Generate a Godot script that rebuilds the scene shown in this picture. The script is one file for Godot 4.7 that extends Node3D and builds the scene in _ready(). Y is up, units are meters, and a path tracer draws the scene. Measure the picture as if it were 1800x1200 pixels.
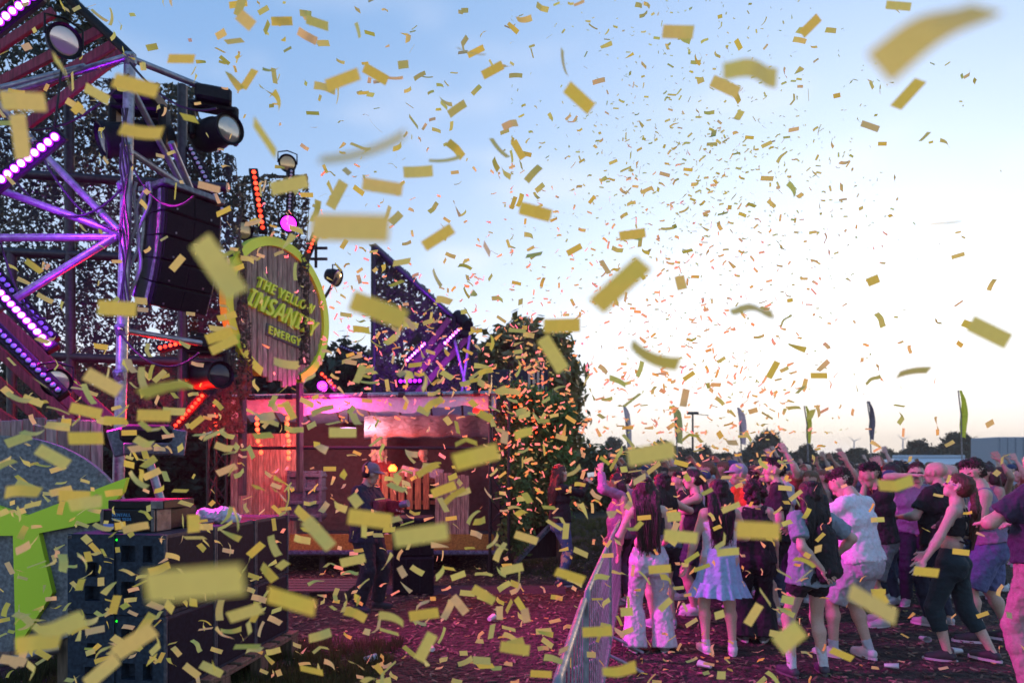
extends Node3D

# ---------------------------------------------------------------- small mesh builder
class MB:
	var v := PackedVector3Array()
	var n := PackedVector3Array()
	var u := PackedVector2Array()
	var idx := PackedInt32Array()

	func tri(a: Vector3, b: Vector3, c: Vector3, out: Vector3) -> void:
		var k := v.size()
		v.append(a); v.append(b); v.append(c)
		for q in 3: n.append(out)
		u.append(Vector2(0, 0)); u.append(Vector2(1, 0)); u.append(Vector2(1, 1))
		if (b - a).cross(c - a).dot(out) > 0.0:
			idx.append(k); idx.append(k + 2); idx.append(k + 1)
		else:
			idx.append(k); idx.append(k + 1); idx.append(k + 2)

	func quad(a: Vector3, b: Vector3, c: Vector3, d: Vector3, hint: Vector3) -> void:
		var nn := (b - a).cross(d - a)
		if nn.length_squared() < 1e-14: nn = (c - b).cross(d - b)
		nn = nn.normalized()
		if nn.dot(hint) < 0.0: nn = -nn
		tri(a, b, c, nn); tri(a, c, d, nn)

	func poly(pts: Array, center: Vector3) -> void:
		var mid := Vector3.ZERO
		for p in pts: mid += p
		mid /= pts.size()
		var nn: Vector3 = (pts[1] - pts[0]).cross(pts[2] - pts[0]).normalized()
		if nn.dot(mid - center) < 0.0: nn = -nn
		for i in range(1, pts.size() - 1): tri(pts[0], pts[i], pts[i + 1], nn)

	# chamfered box
	func box(t: Transform3D, s: Vector3, bev := 0.0) -> void:
		var c := t.origin
		var hs := s * 0.5
		if bev <= 0.0:
			for ax in 3:
				for sg in [-1.0, 1.0]:
					var q := []
					for k in [[-1, -1], [1, -1], [1, 1], [-1, 1]]:
						var p := Vector3.ZERO
						p[ax] = sg * hs[ax]; p[(ax + 1) % 3] = k[0] * hs[(ax + 1) % 3]; p[(ax + 2) % 3] = k[1] * hs[(ax + 2) % 3]
						q.append(t * p)
					poly(q, c)
			return
		var cor := {}
		for sx in [-1, 1]:
			for sy in [-1, 1]:
				for sz in [-1, 1]:
					var sv := Vector3(sx, sy, sz)
					var trip := []
					for ax in 3:
						var p := Vector3(sx * hs.x, sy * hs.y, sz * hs.z) - sv * bev
						p[ax] = sv[ax] * hs[ax]
						trip.append(t * p)
					cor[Vector3i(sx, sy, sz)] = trip
					poly(trip, c)
		for ax in 3:
			var a1 := (ax + 1) % 3
			var a2 := (ax + 2) % 3
			for sg in [-1, 1]:
				var q := []
				for k in [[-1, -1], [1, -1], [1, 1], [-1, 1]]:
					var i := Vector3i.ZERO
					i[ax] = sg; i[a1] = k[0]; i[a2] = k[1]
					q.append(cor[i][ax])
				poly(q, c)
			for k in [[-1, -1], [1, -1], [1, 1], [-1, 1]]:
				var i0 := Vector3i.ZERO
				i0[a1] = k[0]; i0[a2] = k[1]
				var i1 := i0
				i0[ax] = -1; i1[ax] = 1
				poly([cor[i0][a1], cor[i1][a1], cor[i1][a2], cor[i0][a2]], c)

	func bar(a: Vector3, b: Vector3, w: float, h: float, up := Vector3.UP, bev := 0.0) -> void:
		box(bar_xf(a, b, up), Vector3(w, h, a.distance_to(b)), bev)

	static func bar_xf(a: Vector3, b: Vector3, up := Vector3.UP) -> Transform3D:
		var z := (b - a).normalized()
		if absf(z.dot(up.normalized())) > 0.98: up = Vector3(1, 0, 0.01) if absf(z.x) < 0.9 else Vector3(0, 0, 1)
		var x := up.cross(z).normalized()
		return Transform3D(Basis(x, z.cross(x), z), (a + b) * 0.5)

	func ring_strip(rings: Array, closed := true) -> void:
		# smooth strip between rings of equal counts; normals from neighbours
		var m: int = rings[0].size()
		var base := v.size()
		var R := rings.size()
		for i in R:
			var cen := Vector3.ZERO
			for p in rings[i]: cen += p
			cen /= m
			for j in m:
				var p: Vector3 = rings[i][j]
				var tj: Vector3 = rings[i][(j + 1) % m] - rings[i][(j - 1 + m) % m] if closed else rings[i][mini(j + 1, m - 1)] - rings[i][maxi(j - 1, 0)]
				var ti: Vector3 = rings[mini(i + 1, R - 1)][j] - rings[maxi(i - 1, 0)][j]
				var nn := tj.cross(ti).normalized()
				if closed and nn.dot(p - cen) < 0.0: nn = -nn
				if nn == Vector3.ZERO: nn = Vector3.UP
				v.append(p); n.append(nn); u.append(Vector2(float(j) / m, float(i) / maxi(R - 1, 1)))
		for i in R - 1:
			for j in (m if closed else m - 1):
				var a := base + i * m + j
				var b := base + i * m + (j + 1) % m
				var c := b + m
				var d := a + m
				var fn := (v[b] - v[a]).cross(v[d] - v[a])
				if fn.length_squared() < 1e-16: fn = (v[c] - v[b]).cross(v[d] - v[b])
				if fn.dot(n[a] + n[c]) > 0.0:
					idx.append_array(PackedInt32Array([a, c, b, a, d, c]))
				else:
					idx.append_array(PackedInt32Array([a, b, c, a, c, d]))

	static func circle(c: Vector3, z: Vector3, r: float, m: int, up := Vector3.UP) -> Array:
		if absf(z.dot(up)) > 0.98: up = Vector3(1, 0, 0)
		var x := up.cross(z).normalized()
		var y := z.cross(x)
		var out := []
		for i in m:
			var a := TAU * i / m
			out.append(c + (x * cos(a) + y * sin(a)) * r)
		return out

	func tube(a: Vector3, b: Vector3, ra: float, rb := -1.0, m := 10) -> void:
		if rb < 0.0: rb = ra
		var z := (b - a).normalized()
		var c0 := MB.circle(a, z, ra, m)
		var c1 := MB.circle(b, z, rb, m)
		ring_strip([c0, c1])
		if ra > 0.001: poly(c0, (a + b) * 0.5)
		if rb > 0.001: poly(c1, (a + b) * 0.5)

	func path(pts: Array, r: float, m := 8) -> void:
		var rings := []
		for i in pts.size():
			var z: Vector3 = (pts[mini(i + 1, pts.size() - 1)] - pts[maxi(i - 1, 0)]).normalized()
			rings.append(MB.circle(pts[i], z, r, m, Vector3(0.13, 0.2, 0.97)))
		ring_strip(rings)
		poly(rings[0], pts[1]); poly(rings[-1], pts[-2])

	# lathe about the axis of t's y: profile of (radius, y)
	func lathe(t: Transform3D, prof: Array, m := 20) -> void:
		var rings := []
		for p in prof:
			var r := []
			for i in m:
				var a := TAU * i / m
				r.append(t * Vector3(cos(a) * p.x, p.y, sin(a) * p.x))
			rings.append(r)
		ring_strip(rings)
		poly(rings[0], t * Vector3(0, (prof[0].y + prof[-1].y) * 0.5, 0))
		poly(rings[-1], t * Vector3(0, (prof[0].y + prof[-1].y) * 0.5, 0))

	# flat outline (xy) made thick along z
	func extrude(t: Transform3D, pts: PackedVector2Array, z0: float, z1: float) -> void:
		var ids := Geometry2D.triangulate_polygon(pts)
		var zn := t.basis.z.normalized()
		for i in range(0, ids.size(), 3):
			var a := pts[ids[i]]; var b := pts[ids[i + 1]]; var c := pts[ids[i + 2]]
			tri(t * Vector3(a.x, a.y, z1), t * Vector3(b.x, b.y, z1), t * Vector3(c.x, c.y, z1), zn)
			tri(t * Vector3(a.x, a.y, z0), t * Vector3(b.x, b.y, z0), t * Vector3(c.x, c.y, z0), -zn)
		var ccw := not Geometry2D.is_polygon_clockwise(pts)
		for i in pts.size():
			var a := pts[i]; var b := pts[(i + 1) % pts.size()]
			var o := Vector2(b.y - a.y, a.x - b.x)
			if not ccw: o = -o
			quad(t * Vector3(a.x, a.y, z0), t * Vector3(b.x, b.y, z0), t * Vector3(b.x, b.y, z1), t * Vector3(a.x, a.y, z1), t.basis * Vector3(o.x, o.y, 0))

	func mesh() -> ArrayMesh:
		var m := ArrayMesh.new()
		if v.is_empty(): return m
		var arr := []
		arr.resize(Mesh.ARRAY_MAX)
		arr[Mesh.ARRAY_VERTEX] = v; arr[Mesh.ARRAY_NORMAL] = n; arr[Mesh.ARRAY_TEX_UV] = u; arr[Mesh.ARRAY_INDEX] = idx
		m.add_surface_from_arrays(Mesh.PRIMITIVE_TRIANGLES, arr)
		return m

# ---------------------------------------------------------------- naming and tagging
var taken := {}
func numbered(called: String) -> String:
	if not taken.has(called):
		taken[called] = 0
		return called
	taken[called] += 1
	return "%s_%03d" % [called, taken[called]]

func tag(o: Node3D, label: String, category: String, group := "") -> Node3D:
	o.set_meta("label", label); o.set_meta("category", category)
	if group: o.set_meta("group", group)
	return o

func thing(called: String, label: String, category: String, at := Vector3.ZERO, yaw := 0.0, group := "") -> Node3D:
	var o := Node3D.new()
	o.name = numbered(called)
	add_child(o, true)
	o.position = at; o.rotation.y = yaw
	return tag(o, label, category, group)

func part(called: String, b, m: Material, parent: Node3D = null) -> MeshInstance3D:
	var o := MeshInstance3D.new()
	o.mesh = b.mesh() if b is MB else b
	o.material_override = m
	o.name = called if parent else numbered(called)
	(parent if parent else self).add_child(o, true)
	return o

func structure(called: String, b, m: Material) -> MeshInstance3D:
	var o := part(called, b, m)
	o.set_meta("kind", "structure")
	return o

func copy(o: Node3D, called: String, label := "") -> Node3D:
	var c: Node3D = o.duplicate()
	c.name = numbered(called)
	add_child(c, true)
	if label: c.set_meta("label", label)
	return c

# ---------------------------------------------------------------- camera numbers: horizon at row 815, 1200 px focal length of the 1800 px photograph
const EYE := 1.8
func P(px: float, py: float, d: float) -> Vector3:
	return Vector3((px - 900.0) / 1200.0 * d, EYE + (815.0 - py) / 1200.0 * d, -d)

func G(px: float, d: float) -> Vector3:
	return Vector3((px - 900.0) / 1200.0 * d, 0, -d)

# ---------------------------------------------------------------- materials
var tex := {}
func noise_tex(key: String, freq: float, lo: float, hi: float, oct := 4, size := 512, type := FastNoiseLite.TYPE_SIMPLEX_SMOOTH) -> NoiseTexture2D:
	if not tex.has(key):
		var nz := FastNoiseLite.new()
		nz.noise_type = type
		nz.frequency = freq; nz.fractal_octaves = oct; nz.seed = hash(key) % 1000
		var t := NoiseTexture2D.new()
		t.width = size; t.height = size; t.seamless = true; t.noise = nz
		var g := Gradient.new()
		g.set_color(0, Color(lo, lo, lo)); g.set_color(1, Color(hi, hi, hi))
		t.color_ramp = g
		tex[key] = t
	return tex[key]

func lin(r: float, g: float, b: float) -> Color:
	return Color(r, g, b).linear_to_srgb()

var mats := {}
# style: plain, fabric, wood, metal, skin, hair, paper, leaf, dirt, plastic
func mat(c: Color, style := "plain", rough := 0.7, metal := 0.0) -> StandardMaterial3D:
	var key := "%s %s %s %s" % [c, style, rough, metal]
	if mats.has(key): return mats[key]
	var m := StandardMaterial3D.new()
	m.albedo_color = c; m.roughness = rough; m.metallic = metal
	match style:
		"fabric":
			m.uv1_triplanar = true; m.uv1_scale = Vector3(2.2, 2.2, 2.2)
			m.albedo_texture = noise_tex("cloth", 0.02, 0.86, 1.0, 5)
			m.heightmap_enabled = true; m.heightmap_texture = noise_tex("cloth_fold", 0.008, 0.0, 1.0, 4); m.heightmap_scale = 1.6
			m.rim_enabled = true; m.rim = 0.25; m.rim_tint = 0.6
		"wood":
			m.uv1_triplanar = true; m.uv1_scale = Vector3(2.0, 0.22, 2.0)
			m.albedo_texture = noise_tex("grain", 0.03, 0.55, 1.0, 5)
			m.heightmap_enabled = true; m.heightmap_texture = tex["grain"]; m.heightmap_scale = 0.3
		"metal":
			m.uv1_triplanar = true; m.uv1_scale = Vector3(1.5, 1.5, 1.5)
			m.albedo_texture = noise_tex("scuff", 0.015, 0.62, 1.0, 5)
			m.roughness_texture = noise_tex("scuff_rough", 0.02, 0.5, 1.0, 5)
		"plastic":
			m.metallic_specular = 0.3
			m.uv1_triplanar = true; m.uv1_scale = Vector3(3, 3, 3)
			m.albedo_texture = noise_tex("scuff", 0.015, 0.62, 1.0, 5)
			m.heightmap_enabled = true; m.heightmap_texture = noise_tex("pebble", 0.15, 0.0, 1.0, 2); m.heightmap_scale = 0.06
		"skin":
			m.uv1_triplanar = true; m.uv1_scale = Vector3(3, 3, 3)
			m.albedo_texture = noise_tex("skin", 0.03, 0.88, 1.0, 4)
			m.subsurf_scatter_enabled = true; m.subsurf_scatter_strength = 0.12
		"hair":
			m.uv1_triplanar = true; m.uv1_scale = Vector3(9, 0.55, 9)
			m.albedo_texture = noise_tex("strands", 0.04, 0.35, 1.0, 3)
			m.heightmap_enabled = true; m.heightmap_texture = tex["strands"]; m.heightmap_scale = 0.8
		"paper":
			m.uv1_triplanar = true; m.uv1_scale = Vector3(8, 8, 8)
			m.albedo_texture = noise_tex("paper", 0.05, 0.96, 1.0, 3, 256)
			m.backlight_enabled = true; m.backlight = Color(1, 1, 1)
			m.cull_mode = BaseMaterial3D.CULL_DISABLED
		"leaf":
			m.backlight_enabled = true; m.backlight = Color(0.4, 0.4, 0.3)
			m.cull_mode = BaseMaterial3D.CULL_DISABLED
		"dirt":
			m.uv1_triplanar = true; m.uv1_world_triplanar = true; m.uv1_scale = Vector3(0.35, 0.35, 0.35)
			m.albedo_texture = noise_tex("dirt", 0.02, 0.25, 1.0, 6, 1024)
			m.detail_enabled = false
			m.heightmap_enabled = true; m.heightmap_texture = noise_tex("dirt_rough", 0.035, 0.0, 1.0, 6, 1024); m.heightmap_scale = 8.0
		"tarp":
			m.uv1_triplanar = true; m.uv1_scale = Vector3(0.8, 0.8, 0.8)
			m.albedo_texture = noise_tex("cloth", 0.02, 0.86, 1.0, 5)
			m.backlight_enabled = true; m.backlight = Color(0.6, 0.6, 0.6)
			m.heightmap_enabled = true; m.heightmap_texture = noise_tex("cloth_fold", 0.008, 0.0, 1.0, 4); m.heightmap_scale = 3.0
	mats[key] = m
	return m

func glow(c: Color, e: float) -> StandardMaterial3D:
	var key := "glow %s %s" % [c, e]
	if not mats.has(key):
		var m := StandardMaterial3D.new()
		m.albedo_color = Color(0.1, 0.1, 0.1); m.roughness = 0.3
		m.emission_enabled = true; m.emission = c; m.emission_energy_multiplier = e
		mats[key] = m
	return mats[key]

func spot(parent: Node3D, at: Vector3, to: Vector3, c: Color, e: float, angle: float, size := 0.1) -> void:
	var l := SpotLight3D.new()
	l.name = "beam"
	parent.add_child(l, true)
	l.look_at_from_position(at, to, Vector3(0.02, 1, 0.03).normalized())
	l.light_color = c; l.light_energy = e; l.spot_angle = angle; l.spot_angle_attenuation = 0.6
	l.spot_range = 60.0; l.spot_attenuation = 2.0; l.light_size = size; l.shadow_enabled = true

func omni(parent: Node3D, at: Vector3, c: Color, e: float, size := 0.06) -> void:
	var l := OmniLight3D.new()
	l.name = "shine"
	parent.add_child(l, true)
	l.position = at
	l.light_color = c; l.light_energy = e; l.omni_range = 30.0; l.omni_attenuation = 2.0; l.light_size = size; l.shadow_enabled = true

var rng := RandomNumberGenerator.new()
func rf(a: float, b: float) -> float:
	return rng.randf_range(a, b)

# ---------------------------------------------------------------- people: a field of tapered bones, meshed as surface nets
var jobs := []
static func nets(bones: Array, cell: float, k: float, floor_y: float) -> Array:
	var lo := Vector3(1e9, 1e9, 1e9)
	var hi := -lo
	for b in bones:
		var r: float = maxf(b[2], b[3]) + cell * 2.5
		lo = lo.min((b[0] as Vector3).min(b[1]) - Vector3(r, r, r))
		hi = hi.max((b[0] as Vector3).max(b[1]) + Vector3(r, r, r))
	var nx := int((hi.x - lo.x) / cell) + 2
	var ny := int((hi.y - lo.y) / cell) + 2
	var nz := int((hi.z - lo.z) / cell) + 2
	var f := PackedFloat32Array()
	f.resize(nx * ny * nz)
	f.fill(1.0)
	var sxy := nx * ny
	for b in bones:
		var a: Vector3 = b[0]
		var e: Vector3 = b[1]
		var ra: float = b[2]
		var rb: float = b[3]
		var fa: bool = b.size() > 4 and b[4]
		var fb: bool = b.size() > 5 and b[5]
		var ba := e - a
		var L2 := maxf(ba.length_squared(), 1e-9)
		var L := sqrt(L2)
		var rm := maxf(ra, rb) + k + cell * 1.5
		var l := (a.min(e) - Vector3(rm, rm, rm) - lo) / cell
		var h := (a.max(e) + Vector3(rm, rm, rm) - lo) / cell
		var x0 := maxi(0, int(l.x)); var x1 := mini(nx - 1, int(h.x) + 1)
		var y0 := maxi(0, int(l.y)); var y1 := mini(ny - 1, int(h.y) + 1)
		var z0 := maxi(0, int(l.z)); var z1 := mini(nz - 1, int(h.z) + 1)
		var bx := ba.x; var by := ba.y; var bz := ba.z
		var byz := maxf(by * by + bz * bz, 1e-9)
		for z in range(z0, z1 + 1):
			var pz := lo.z + z * cell - a.z
			for y in range(y0, y1 + 1):
				var py := lo.y + y * cell - a.y
				var at := z * sxy + y * nx
				var pyz := py * by + pz * bz
				var tq := clampf(pyz / byz, 0.0, 1.0)
				var qy := py - by * tq; var qz := pz - bz * tq
				var left := rm * rm - qy * qy - qz * qz
				if left <= 0.0: continue
				var hx := sqrt(left)
				var xa := maxi(x0, int((minf(0.0, bx) - hx + a.x - lo.x) / cell))
				var xb := mini(x1, int((maxf(0.0, bx) + hx + a.x - lo.x) / cell) + 1)
				for x in range(xa, xb + 1):
					var px := lo.x + x * cell - a.x
					var tt := (px * bx + pyz) / L2
					var t := clampf(tt, 0.0, 1.0)
					var dx := px - bx * t; var dy := py - by * t; var dz := pz - bz * t
					var d := sqrt(dx * dx + dy * dy + dz * dz) - ra - (rb - ra) * t
					if fb and tt > 0.9: d = maxf(d, (tt - 1.0) * L)
					if fa and tt < 0.1: d = maxf(d, -tt * L)
					var o := f[at + x]
					var q := k - absf(o - d)
					var w := minf(o, d)
					if q > 0.0: w -= q * q * 0.25 / k
					f[at + x] = w
	if floor_y > -50.0:
		for y in ny:
			var c := floor_y - (lo.y + y * cell)
			if c > -cell * 3:
				for z in nz:
					for x in nx:
						var i := z * sxy + y * nx + x
						f[i] = maxf(f[i], c)
	var id := PackedInt32Array()
	id.resize(f.size())
	id.fill(-1)
	var v := PackedVector3Array()
	var idx := PackedInt32Array()
	var off := PackedInt32Array([0, 1, nx, nx + 1, sxy, sxy + 1, sxy + nx, sxy + nx + 1])
	var ed := PackedInt32Array([0, 1, 2, 3, 4, 5, 6, 7, 0, 2, 1, 3, 4, 6, 5, 7, 0, 4, 1, 5, 2, 6, 3, 7])
	var lim := cell * 2.2
	for z in nz - 1:
		for y in ny - 1:
			var row := z * sxy + y * nx
			for x in nx - 1:
				var i := row + x
				var f0 := f[i]
				if f0 > lim or f0 < -lim: continue
				var neg := 0
				for q in 8:
					if f[i + off[q]] < 0.0: neg += 1
				if neg == 0 or neg == 8: continue
				var s := Vector3.ZERO
				var m := 0
				for q in 12:
					var c0 := ed[q * 2]; var c1 := ed[q * 2 + 1]
					var a0 := f[i + off[c0]]; var a1 := f[i + off[c1]]
					if (a0 < 0.0) == (a1 < 0.0): continue
					var t := a0 / (a0 - a1)
					var p0 := Vector3(c0 & 1, (c0 >> 1) & 1, c0 >> 2)
					s += p0 + (Vector3(c1 & 1, (c1 >> 1) & 1, c1 >> 2) - p0) * t
					m += 1
				id[i] = v.size()
				v.append(lo + (Vector3(x, y, z) + s / m) * cell)
	var step := PackedInt32Array([1, nx, sxy])
	for z in range(1, nz - 1):
		for y in range(1, ny - 1):
			var row := z * sxy + y * nx
			for x in range(1, nx - 1):
				var i := row + x
				if id[i] < 0: continue
				for ax in 3:
					var inside := f[i] < 0.0
					if inside == (f[i + step[ax]] < 0.0): continue
					var s1 := step[(ax + 1) % 3]; var s2 := step[(ax + 2) % 3]
					var a := id[i]; var b := id[i - s1]; var c := id[i - s1 - s2]; var d := id[i - s2]
					if b < 0 or c < 0 or d < 0: continue
					if inside: idx.append_array(PackedInt32Array([a, c, b, a, d, c]))
					else: idx.append_array(PackedInt32Array([a, b, c, a, c, d]))
	return [v, idx]

static func finish_net(v: PackedVector3Array, idx: PackedInt32Array, fold: float, fold_scale: Vector3, sd: int) -> Array:
	var n := PackedVector3Array()
	n.resize(v.size())
	var nz := FastNoiseLite.new()
	nz.seed = sd; nz.frequency = 1.0; nz.fractal_octaves = 3
	for pass_ in (2 if fold > 0.0 else 1):
		n.fill(Vector3.ZERO)
		for i in range(0, idx.size(), 3):
			var a := v[idx[i]]; var b := v[idx[i + 1]]; var c := v[idx[i + 2]]
			var fn := (c - a).cross(b - a)
			n[idx[i]] += fn; n[idx[i + 1]] += fn; n[idx[i + 2]] += fn
		for i in n.size():
			n[i] = n[i].normalized() if n[i].length_squared() > 0.0 else Vector3.UP
		if fold > 0.0 and pass_ == 0:
			for i in v.size():
				var p := v[i] * fold_scale
				var r1 := nz.get_noise_3d(p.x + p.y * 0.6, p.y * 1.3, p.z)
				var r2 := nz.get_noise_3d(p.x * 1.7 + 9.0, p.y * 2.4 + p.x * 0.8, p.z * 1.7)
				v[i] += n[i] * fold * (r1 + 0.9 * (0.3 - absf(r2) * 2.0) + 0.15)
	var arr := []
	arr.resize(Mesh.ARRAY_MAX)
	arr[Mesh.ARRAY_VERTEX] = v; arr[Mesh.ARRAY_NORMAL] = n; arr[Mesh.ARRAY_INDEX] = idx
	return arr

var results := []
func run_job(i: int) -> void:
	var j: Dictionary = jobs[i]
	var r: Array = nets(j.bones, j.cell, j.k, j.floor_y)
	results[i] = finish_net(r[0], r[1], j.fold, j.fold_scale, i + 3)

func run_share(k: int) -> void:
	for i in range(k, jobs.size(), 4): run_job(i)

func run_jobs() -> void:
	results.resize(jobs.size())
	var th := []
	for k in 4:
		th.append(Thread.new())
		th[k].start(run_share.bind(k))
	for k in 4: th[k].wait_to_finish()
	for i in jobs.size():
		if results[i] and (results[i][Mesh.ARRAY_VERTEX] as PackedVector3Array).size() > 2:
			(jobs[i].mesh as ArrayMesh).add_surface_from_arrays(Mesh.PRIMITIVE_TRIANGLES, results[i])

func field(called: String, parent: Node3D, m: Material, bones: Array, cell: float, k := 0.03, fold := 0.0, fold_scale := Vector3(9, 4, 9), floor_y := -99.0, into: MeshInstance3D = null) -> MeshInstance3D:
	var mi := into
	if mi == null:
		mi = MeshInstance3D.new()
		mi.name = called
		mi.mesh = ArrayMesh.new()
		mi.material_override = m
		parent.add_child(mi, true)
	jobs.append({"mesh": mi.mesh, "bones": bones, "cell": cell, "k": k, "fold": fold, "fold_scale": fold_scale, "floor_y": floor_y})
	return mi

static func ik(a: Vector3, t: Vector3, l1: float, l2: float, hint: Vector3) -> Array:
	var d := t - a
	var len := minf(d.length(), (l1 + l2) * 0.999)
	var dir := d.normalized()
	var x := (l1 * l1 - l2 * l2 + len * len) / (2.0 * len)
	var hg := sqrt(maxf(0.0, l1 * l1 - x * x))
	var pp := (hint - dir * hint.dot(dir)).normalized()
	return [a + dir * x + pp * hg, a + dir * len]

func hand_bones(w: Vector3, dir: Vector3, side: Vector3, curl: float, spread: float) -> Array:
	# dir: along the hand; side: from little finger to thumb
	side = (side - dir * side.dot(dir)).normalized()
	var pn := dir.cross(side).normalized()
	var out := []
	out.append([w - dir * 0.03, w + dir * 0.03, 0.024, 0.022])
	for i in 4:
		var s := -0.03 + 0.02 * i
		out.append([w + dir * 0.02 + side * s * 0.7, w + dir * 0.085 + side * s, 0.0145, 0.0115])
	var ln := [0.058, 0.072, 0.078, 0.07]
	for i in 4:
		var s := -0.03 + 0.02 * i
		var k0 := w + dir * 0.085 + side * s
		var d1 := (dir + side * (i - 1.5) * spread + pn * curl).normalized()
		var k1: Vector3 = k0 + d1 * ln[i] * 0.55
		var d2 := (dir + side * (i - 1.5) * spread + pn * curl * 3.0).normalized()
		out.append([k0, k1, 0.0105, 0.0092])
		out.append([k1, k1 + d2 * ln[i] * 0.5, 0.0092, 0.0075])
	var t0 := w + dir * 0.03 + side * 0.028
	var t1 := t0 + (dir * 0.7 + side * 0.7 + pn * curl).normalized() * 0.045
	out.append([t0, t1, 0.014, 0.011])
	out.append([t1, t1 + (dir + side * 0.25 + pn * curl).normalized() * 0.035, 0.011, 0.0085])
	return out

var joints := {}
const SKIN := [Color(0.60, 0.41, 0.32), Color(0.48, 0.31, 0.23), Color(0.66, 0.46, 0.37)]

# s: at, yaw, h, fem, skin, lean, roll, twist, head, pelvis, feet, hands, elbows, hair, top, bottom, shoes, socks
func person(s: Dictionary) -> Node3D:
	var near: bool = s.get("near", true)
	var root := thing("person", s.label, "person", s.at, deg_to_rad(s.yaw), s.get("group", ""))
	root.scale = Vector3.ONE * (s.get("h", 1.75) / 1.75)
	var fem: bool = s.get("fem", false)
	var fat: float = s.get("fat", 0.0)
	var cell := 0.0135 if near else 0.022
	var P0: Vector3 = Vector3(0, 0.95, 0) + s.get("pelvis", Vector3.ZERO)
	var B := Basis.from_euler(Vector3(deg_to_rad(s.get("lean", 0.0)), deg_to_rad(s.get("twist", 0.0)), deg_to_rad(s.get("roll", 0.0))))
	var T := func(x: float, y: float, z: float) -> Vector3: return P0 + B * Vector3(x, y - 0.95, z)
	var sw := 0.155 if fem else 0.18
	var feet: Array = s.get("feet", [Vector3(0.11, 0, 0.02), Vector3(-0.11, 0, -0.02)])
	var hands: Array = s.get("hands", [null, null])
	var hints: Array = s.get("elbows", [Vector3(0.5, 0, -1), Vector3(-0.5, 0, -1)])
	var sk: Color = SKIN[s.get("skin", 0)]
	var skin := mat(lin(sk.r, sk.g, sk.b), "skin", 0.55)
	var hp := []; var kn := []; var an := []; var sh := []; var el := []; var wr := []; var toe := []
	for i in 2:
		var sg := 1.0 if i == 0 else -1.0
		var hip := P0 + Basis(Vector3.UP, deg_to_rad(s.get("twist", 0.0)) * 0.3) * Vector3(sg * 0.085, -0.03, 0)
		var ft: Vector3 = feet[i]
		var ankle := ft + Vector3(0, 0.085, 0)
		var r := ik(hip, ankle, 0.44, 0.43, Vector3(sg * 0.15, 0.1, 1))
		hp.append(hip); kn.append(r[0]); an.append(r[1])
		toe.append(Vector3(sg * 0.22, 0, 1).normalized() if not s.has("toes") else s.toes[i])
		var S: Vector3 = T.call(sg * sw, 1.42, -0.01)
		var tgt: Vector3 = hands[i] if hands[i] != null else T.call(sg * (sw + 0.08), 0.9, 0.06)
		var ar := ik(S, tgt, 0.285, 0.255, hints[i])
		sh.append(S); el.append(ar[0]); wr.append(ar[1])
	# ---- body
	var bones := []
	var hipw := 0.08 if fem else 0.072
	bones.append([T.call(-hipw, 0.95, 0.0), T.call(hipw, 0.95, 0.0), 0.105 + fat, 0.105 + fat])
	bones.append([T.call(-0.05, 1.1, 0.01 + fat), T.call(0.05, 1.1, 0.01 + fat), (0.088 if fem else 0.1) + fat * 1.3, (0.088 if fem else 0.1) + fat * 1.3])
	bones.append([T.call(-0.075 if fem else -0.095, 1.28, 0.0), T.call(0.075 if fem else 0.095, 1.28, 0.0), (0.095 if fem else 0.108) + fat, (0.095 if fem else 0.108) + fat])
	bones.append([T.call(-sw + 0.02, 1.415, -0.012), T.call(sw - 0.02, 1.415, -0.012), 0.055, 0.055])
	for sg in [-1.0, 1.0]:
		bones.append([T.call(sg * 0.1, 1.42, -0.015), T.call(0, 1.5, -0.005), 0.05, 0.045])
		bones.append([P0 + Vector3(sg * 0.07, -0.05, -0.045), P0 + Vector3(sg * 0.07, -0.09, -0.04), 0.09, 0.085])
		if fem: bones.append([T.call(sg * 0.07, 1.265, 0.07), T.call(sg * 0.07, 1.26, 0.085), 0.058, 0.05])
	var nb: Vector3 = T.call(0, 1.44, -0.01)
	var nt: Vector3 = T.call(0, 1.55, 0.015)
	bones.append([nb, nt, 0.052 if fem else 0.06, 0.05 if fem else 0.056])
	for i in 2:
		bones.append([hp[i], kn[i], 0.088 + fat * 0.5, 0.056])
		var cm: Vector3 = kn[i].lerp(an[i], 0.3) + Vector3(0, 0, -0.012)
		bones.append([kn[i], cm, 0.055, 0.056]); bones.append([cm, an[i], 0.056, 0.034])
		bones.append([an[i] + Vector3(0, -0.045, 0) - toe[i] * 0.03, an[i] + toe[i] * 0.13 + Vector3(0, -0.06, 0), 0.036, 0.028])
		bones.append([sh[i], el[i], 0.049 if fem else 0.056, 0.037 if fem else 0.043])
		var fm: Vector3 = el[i].lerp(wr[i], 0.3)
		bones.append([el[i], fm, 0.037 if fem else 0.042, 0.038 if fem else 0.044]); bones.append([fm, wr[i], 0.038 if fem else 0.044, 0.024 if fem else 0.028])
	var body := field("body", root, skin, bones, cell, 0.035)
	# ---- hands
	var curl: Array = s.get("curl", [0.25, 0.25])
	for i in 2:
		var sg := 1.0 if i == 0 else -1.0
		var dir: Vector3 = (wr[i] - el[i]).normalized()
		var hd: Array = s.get("palms", [Vector3(0, 0, 1), Vector3(0, 0, 1)])
		var hb := hand_bones(wr[i] + dir * 0.01, dir, hd[i], curl[i] * (-1.0 if i == 0 else 1.0), 0.12)
		field("body", root, skin, hb, 0.0065 if near else 0.009, 0.006, 0.0, Vector3.ONE, -99.0, body)
	# ---- head
	var hr: Vector3 = s.get("head", Vector3.ZERO)
	var HB := B * Basis.from_euler(Vector3(deg_to_rad(hr.x), deg_to_rad(hr.y), deg_to_rad(hr.z)))
	var hc: Vector3 = nt + HB * Vector3(0, 0.085, 0.02)
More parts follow.
